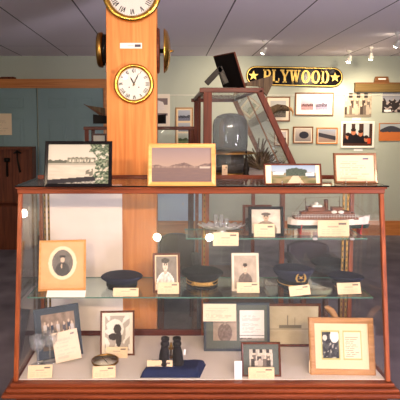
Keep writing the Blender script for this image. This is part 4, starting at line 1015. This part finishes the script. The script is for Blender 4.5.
# ================================================================== PLYWOOD SIGN
YSn = (WALLY-0.025)
A0 = P(246, 75.5, YSn); A1 = P(343, 77.5, YSn); cS = (A0+A1)/2; sw = (A1-A0).x; sh = P(300, 66.5, YSn).z-P(300, 86.2, YSn).z
sg = thing('plywood_sign', 'black rounded sign reading PLYWOOD in gold between two gold stars', 'sign', (cS.x, YSn, cS.z), Matrix.Rotation(math.atan2(A0.z-A1.z, sw), 4, 'Y'))
def stadium(w, h, n=14):
    r = h/2; pts = []
    for i in range(n+1): a = -PI/2+PI*i/n; pts.append((w/2-r+r*math.cos(a), r*math.sin(a)))
    for i in range(n+1): a = PI/2+PI*i/n; pts.append((-w/2+r+r*math.cos(a), r*math.sin(a)))
    return pts
MB().poly(stadium(sw, sh), .02).build('board', 'black', sg)
def band(w, h, t_, th, y):
    o_ = stadium(w, h); i_ = stadium(w-2*t_, h-2*t_); n = len(o_)
    vs = [(x, y, z) for x, z in o_]+[(x, y, z) for x, z in i_]+[(x, y+th, z) for x, z in o_]+[(x, y+th, z) for x, z in i_]; fs = []
    for i in range(n):
        j = (i+1) % n; fs += [(i, j, j+n, i+n), (i+2*n, i, i+n, i+3*n)][:1]; fs.append((i, i+2*n, j+2*n, j)); fs.append((i+n, j+n, j+3*n, i+3*n))
    return MB().add(vs, fs)
band(sw*.985, sh*.93, .012, .005, -.004).build('gold_border', 'goldpaint', sg)
def star(R_): return [((R_ if k % 2 == 0 else R_*.42)*math.sin(k*PI/5), (R_ if k % 2 == 0 else R_*.42)*math.cos(k*PI/5)) for k in range(10)]
for px in (253.5, 335):
    x = P(px, 76, YSn).x-cS.x; MB().poly(star(sh*.26), .006, 0, T(Vector((x, -.006, 0)))).build('star', 'goldpaint', sg)
le = MB()
def rect(x0_, z0_, x1_, z1_, M_): le.poly([(x0_, z0_), (x1_, z0_), (x1_, z1_), (x0_, z1_)], .007, 0, M_)
def quad(p, M_): le.poly(p, .007, 0, M_)
def arcb(cx, cz, ro, rzo, ri, rzi, a0, a1, M_, n=14):
    for i in range(n):
        a = a0+(a1-a0)*i/n; b2 = a0+(a1-a0)*(i+1)/n
        quad([(cx+ri*math.cos(a), cz+rzi*math.sin(a)), (cx+ro*math.cos(a), cz+rzo*math.sin(a)), (cx+ro*math.cos(b2), cz+rzo*math.sin(b2)), (cx+ri*math.cos(b2), cz+rzi*math.sin(b2))], M_)
def stem(x, M_, z0_=0, z1_=1, w=.22, s=.09):
    rect(x, z0_, x+w, z1_, M_)
    if z0_ == 0: rect(x-s, 0, x+w+s, .1, M_)
    if z1_ == 1: rect(x-s, .9, x+w+s, 1, M_)
def letter(ch, M_):
    if ch == 'P': stem(.1, M_); rect(.3, .9, .5, 1, M_); rect(.3, .42, .5, .53, M_); arcb(.48, .71, .34, .29, .13, .19, -PI/2, PI/2, M_)
    if ch == 'L': stem(.1, M_); rect(.3, 0, .8, .1, M_); quad([(.66, 0), (.8, 0), (.8, .34), (.74, .34)], M_)
    if ch == 'Y':
        stem(.36, M_, 0, .48)
        quad([(.36, .48), (.58, .48), (.28, .94), (.03, .94)], M_); quad([(.44, .44), (.58, .44), (.88, .94), (.74, .94)], M_)
        rect(-.04, .9, .38, 1, M_); rect(.62, .9, .97, 1, M_)
    if ch == 'W':
        for ox in (0, .42):
            quad([(.24+ox, 0), (.36+ox, 0), (.24+ox, .94), (.02+ox, .94)], M_); quad([(.24+ox, 0), (.36+ox, 0), (.58+ox, .94), (.48+ox, .94)], M_)
        rect(-.05, .9, .32, 1, M_); rect(.38, .9, .74, 1, M_); rect(.86, .9, 1.1, 1, M_)
    if ch == 'O': arcb(.5, .5, .47, .51, .22, .38, 0, 2*PI, M_, 24)
    if ch == 'D': stem(.1, M_); rect(.3, .9, .45, 1, M_); rect(.3, 0, .45, .1, M_); arcb(.42, .5, .46, .5, .22, .4, -PI/2, PI/2, M_, 18)
lx0 = P(263, 76, YSn).x-cS.x; lx1 = P(330, 76, YSn).x-cS.x; lh = (P(300, 70, YSn)-P(300, 83, YSn)).z
ws = {'P': .88, 'L': .86, 'Y': .96, 'W': 1.12, 'O': 1.0, 'D': .98}
tot = sum(ws[c] for c in 'PLYWOOD')+.06*6; kx = (lx1-lx0)/tot; cx = lx0
for ch in 'PLYWOOD':
    letter(ch, T(Vector((cx, -.007, -lh/2))) @ Matrix.Diagonal((kx, 1, lh, 1))); cx += (ws[ch]+.06)*kx
le.build('lettering', 'goldpaint', sg)

# long board with handle
q0 = P(355, 92, (WALLY-0.05)); q1 = P(430, 82.5, (WALLY-0.05))
lb = thing('long_board', 'long olive-brown wooden instrument case with raised handle, hung high on the wall', 'wooden case', ((q0.x+q1.x)/2, (WALLY-0.05), q0.z))
hw = (q1.x-q0.x)/2; hh = q1.z-q0.z
b_ = MB().box((0, .02, hh/2), (2*hw, .055, hh), 0, None, .006); b_.build('board_body', 'oldwood', lb)
MB().box((0, -.01, hh*.93), (2*hw, .008, hh*.14)).build('edge_strip', 'walnut', lb)
hx0 = P(374.5, 80, (WALLY-0.05)).x-(q0.x+q1.x)/2; hx1 = P(389.5, 80, (WALLY-0.05)).x-(q0.x+q1.x)/2; zt2 = P(380, 76.5, (WALLY-0.05)).z-q0.z
hd = MB().poly([(hx0, hh), (hx1, hh), (hx1-.02, zt2), (hx0+.02, zt2)], .04); hd.build('handle_block', 'walnut', lb)
MB().box(((hx0+hx1)/2, -.003, (hh+zt2)/2+.008), ((hx1-hx0)*.5, .006, .022)).build('paper_label', 'tag', lb)

# ================================================================== TRACK LIGHTS
bulb = emit('halogen_bulb', (1, .86, .66), 55)
def spot(label, px, py, tgt, W_=60, sz=.08, ang=95, zoff=.14):
    """py = picture row of the bulb; fitted under the ceiling"""
    zl = ZC-zoff; q = None
    # depth where z = zl
    v_ = (CY-py)/F; t_ = (zl-EYE)/(-sp+v_*cp); Y = t_*(cp+v_*sp); x = (px-CX)/F*t_
    Y = min(Y, WALLY-.3)
    print('spot', x, Y)
    t = thing('track_light', label, 'lamp', (x, Y, ZC), None, 'small spotlights on the ceiling track')
    MB().lathe([(.0001, 0), (.03, 0), (.03, -.02), (.008, -.024), (.008, -.06), (.0001, -.06)][::-1], 16).build('ceiling_mount', 'white', t)
    d = (Vector(tgt)-Vector((x, Y, zl))).normalized(); Rq = d.to_track_quat('Z', 'Y').to_matrix().to_4x4()
    mt = T(Vector((0, 0, -zoff+.0))) @ Rq
    MB().lathe([(.014, -.07), (.018, -.065), (.022, -.03), (.036, .0), (.036, .02), (.033, .02), (.032, 0), (.018, -.03)], 22, 0, mt).build('lamp_head', 'white', t)
    hd_ = last_obj()
    MB().lathe([(.0001, .0), (.024, .012), (.030, .026), (.024, .042), (.0001, .050)], 16, 0, mt).build('bulb', bulb, hd_)
    ld = bpy.data.lights.new('spot_beam', 'SPOT'); ld.energy = W_; ld.spot_size = math.radians(ang); ld.spot_blend = .8; ld.shadow_soft_size = sz; ld.color = (1, .8, .56)
    lo_ = bpy.data.objects.new('spot_beam', ld); C.objects.link(lo_); lo_.parent = t; lo_.location = Vector((0, 0, -zoff))+d*.05; lo_.rotation_euler = d.to_track_quat('-Z', 'Y').to_euler()
spot('single spotlight on the ceiling above the PLYWOOD sign', 264, 51, (.9, WALLY, 1.9), 87)
spot('lower spotlight hanging nearest the wooden instrument case', 349, 60, (2.5, WALLY, 1.8), 79)
spot('upturned small spotlight between its two neighbours on the track', 371, 57, (3.2, WALLY, 1.8), 70)
spot('brightest spotlight, nearest the camera at the edge of the picture', 397, 44, (2.9, WALLY, 1.7), 87)
# spotlights above the camera, lighting the case (outside the frame)
def over(x, y, tgt, W_, ang=66, sz=.10, col=(1, .75, .52)):
    t = thing('track_light', 'ceiling spotlight aimed at the display case from in front', 'lamp', (x, y, ZC), None, 'spotlights over the aisle')
    d = (Vector(tgt)-Vector((x, y, ZC-.14))).normalized(); Rq = d.to_track_quat('Z', 'Y').to_matrix().to_4x4(); mt = T(Vector((0, 0, -.14))) @ Rq
    MB().lathe([(.008, -.12), (.008, 0)], 10).build('ceiling_mount', 'white', t)
    MB().lathe([(.014, -.07), (.022, -.03), (.036, .0), (.036, .02), (.033, .02), (.018, -.03)], 22, 0, mt).build('lamp_head', 'white', t)
    ld = bpy.data.lights.new('spot_beam', 'SPOT'); ld.energy = W_; ld.spot_size = math.radians(ang); ld.spot_blend = .9; ld.shadow_soft_size = sz; ld.color = col
    lo_ = bpy.data.objects.new('spot_beam', ld); C.objects.link(lo_); lo_.parent = t; lo_.location = Vector((0, 0, -.14))+d*.05; lo_.rotation_euler = d.to_track_quat('-Z', 'Y').to_euler()
over(-.9, -1.3, (-.3, 3.1, 1.0), 340)
over(.3, -1.3, (.2, 3.1, 1.0), 340)
over(1.3, -1.2, (.7, 3.1, 1.0), 305)
# wall lamps behind the camera whose reflections glint in the sloping front glass
n_g = Vector((0, -(ztop-zbot), YT-YBt)).normalized()
def refl(px, py):
    d = (P(px, py, 3)-Vector((0, 0, EYE))).normalized()
    p0 = Vector((0, YT+.006, ztop-.025)); o_ = Vector((0, 0, EYE)); t_ = (p0-o_).dot(n_g)/d.dot(n_g); h_ = o_+d*t_
    r = d-2*d.dot(n_g)*n_g; s_ = (YB+.12-h_.y)/r.y
    return h_+r*s_
gb = emit('glass_globe_bulb', (1, .86, .68), 260)
for k_, (px, py, r_) in enumerate(((157, 235, .075), (209.5, 235, .068), (23.5, 211, .075))):
    q = refl(px, py); print('lamp', q)
    q.z = min(q.z, ZC-.15)
    t = thing('wall_lamp', 'small globe wall lamp behind the viewer, seen mirrored in the front glass', 'lamp', (q.x, YB, q.z), None, 'globe lamps on the wall behind the viewer')
    MB().box((0, .012, 0), (.08, .024, .12), 0, None, .006).build('wall_plate', 'brassold', t)
    MB().tube([(0, .02, -.02), (0, .08, -.06), (0, .12, -.05)], .008, 8).build('arm', 'brassold', t); arm_ = last_obj()
    MB().lathe([(.0001, -r_), (r_*.6, -r_*.8), (r_*.95, -r_*.3), (r_*.95, r_*.3), (r_*.6, r_*.8), (.0001, r_)], 20, 0, T(Vector((0, .12, 0)))).build('globe', gb, arm_)

# ================================================================== FURNITURE BEHIND
Yf = 7.2
fx0, fx1 = P(-30, 200, Yf).x, P(33, 200, Yf).x
tb = thing('tool_board', 'dark brown wooden tool chest standing before the closet door', 'chest', ((fx0+fx1)/2, Yf, 0))
ht = P(0, 147, Yf).z; w = fx1-fx0
hb_ = P(0, 205, Yf).z
MB().box((0, .2, ht/2+hb_/2), (w, .03, ht-hb_), 0, None, .005).build('back_board', 'furn', tb)
for s_ in (-1, 1): MB().box((s_*(w/2-.02), .1, ht/2), (.04, .22, ht), 0, None, .004).build('side_panel', 'furn', tb)
MB().box((0, .09, ht-.02), (w-.08, .18, .035)).build('top_board', 'furn', tb)
MB().box((0, .05, hb_/2), (w-.08, .3, hb_), 0, None, .004).build('lower_chest', 'furn', tb)
def tool(px, py, label, name, shape):
    q = P(px, py, Yf+.15)
    m2 = MB()
    if shape == 'hook': m2.tube([(0, 0, 0), (0, 0, -.09), (.02, 0, -.2), (.04, 0, -.3)], [.012, .012, .016, .02], 8); m2.tube([(-.05, 0, -.02), (0, 0, .01), (.06, 0, -.02)], [.01, .02, .01], 8)
    else: m2.lathe([(.01, -.22), (.018, -.2), (.014, 0), (.045, .005), (.045, .06), (.01, .065)], 14)
    o = m2.build(name, 'iron'); o.location = q; tag(o, label, 'tool', 'iron tools hanging on the dark chest')
tool(17, 152, 'iron mallet-headed hook hanging inside the dark wooden chest', 'iron_hook', 'hook')
tool(7, 162, 'short iron caulking mallet hanging inside the dark wooden chest', 'iron_mallet', 'mallet')

def armchair(px, Y, wpx_, ytop, label):
    x = P(px, 250, Y).x; w = wpx_*ppm(Y, 260); zt = P(px, ytop, Y).z
    t = thing('armchair', label, 'chair', (x, Y, 0), None, 'dark armchairs behind the display case')
    # curved padded back
    vs = []; fs = []; n, m2 = 16, 10
    for j in range(m2+1):
        for i in range(n+1):
            u = i/n*2-1; v = j/m2; zz_ = .42+(zt-.42)*v*(1-.10*abs(u)**3)
            vs.append((u*w/2*(1-.06*v), .05*u*u*-1+.06*v+.0, zz_))
    k_ = len(vs)
    vs += [(a, b2+.08, c) for a, b2, c in vs]
    for j in range(m2):
        for i in range(n):
            a = j*(n+1)+i; fs.append((a, a+1, a+n+2, a+n+1)); fs.append((a+k_, a+n+1+k_, a+n+2+k_, a+1+k_))
    for i in range(n): a = m2*(n+1)+i; fs.append((a, a+1, a+1+k_, a+k_)); fs.append((i, i+k_, i+1+k_, i+1))
    for j in range(m2): a = j*(n+1); fs.append((a, a+n+1, a+n+1+k_, a+k_)); a += n; fs.append((a, a+k_, a+n+1+k_, a+n+1))
    MB().add(vs, fs, 0, None, True).build('backrest', 'leather', t)
    MB().box((0, -.22, .40), (w*.98, .5, .13), 0, None, .03).build('seat', 'leather', t)
    for s_ in (-1, 1):
        MB().box((s_*w*.5, -.2, .58), (.07, .45, .05), 0, None, .015).build('armrest', 'leather', t)
        MB().box((s_*w*.5, -.4, .44), (.04, .04, .24)).build('arm_post', 'furn', t)
        for y in (-.42, .0): MB().bar((s_*w*.42, y, 0), (s_*w*.42, y, .34), .045, .045).build('leg', 'furn', t)
armchair(177, 4.55, 36, 236, 'dark brown padded armchair seen through the case beside the pillar')
armchair(309, 4.55, 42, 243, 'dark brown padded armchair seen through the case below the model steamship')

# ================================================================== LIGHT, CAMERA
def area(name, loc, sx, sy, rot_, E_, col):
    ld = bpy.data.lights.new(name, 'AREA'); ld.shape = 'RECTANGLE'; ld.size = sx; ld.size_y = sy; ld.energy = E_; ld.color = col
    o = bpy.data.objects.new(name, ld); C.objects.link(o); o.location = loc; o.rotation_euler = rot_
area('daylight_fill', (XR-.02, -.5, 1.5), 4.0, 1.4, Vector((-1, 0, .8)).to_track_quat('-Z', 'Z').to_euler(), 800, (.9, .83, 1))  # unseen daylight from the right, tilted up as fill for the ceiling
area('daylight_fill', (XL+.02, -1.1, 1.5), 2.4, 1.4, Vector((1, 0, .8)).to_track_quat('-Z', 'Z').to_euler(), 90, (.86, .9, 1))  # added fill from the left, tilted up to brighten the ceiling
w = bpy.data.worlds.new('World'); bpy.context.scene.world = w; w.use_nodes = True
w.node_tree.nodes['Background'].inputs[0].default_value = (.6, .72, 1, 1); w.node_tree.nodes['Background'].inputs[1].default_value = .5
cd = bpy.data.cameras.new('camera'); co = bpy.data.objects.new('camera', cd); C.objects.link(co)
co.location = (0, 0, EYE); co.rotation_euler = (PI/2-PITCH, 0, 0)
cd.sensor_width = 36; cd.lens = 45; cd.shift_x = (200-CX)/400; cd.shift_y = -(200-CY)/400; cd.clip_start = .05
s = bpy.context.scene; s.camera = co
s.view_settings.view_transform = 'Standard'; s.view_settings.look = 'None'; s.view_settings.exposure = .07; s.view_settings.gamma = 1
s.view_settings.use_curve_mapping = False
s.cycles.max_bounces = 12; s.cycles.transparent_max_bounces = 24; s.cycles.caustics_reflective = False; s.cycles.caustics_refractive = False
s.cycles.sample_clamp_indirect = 6
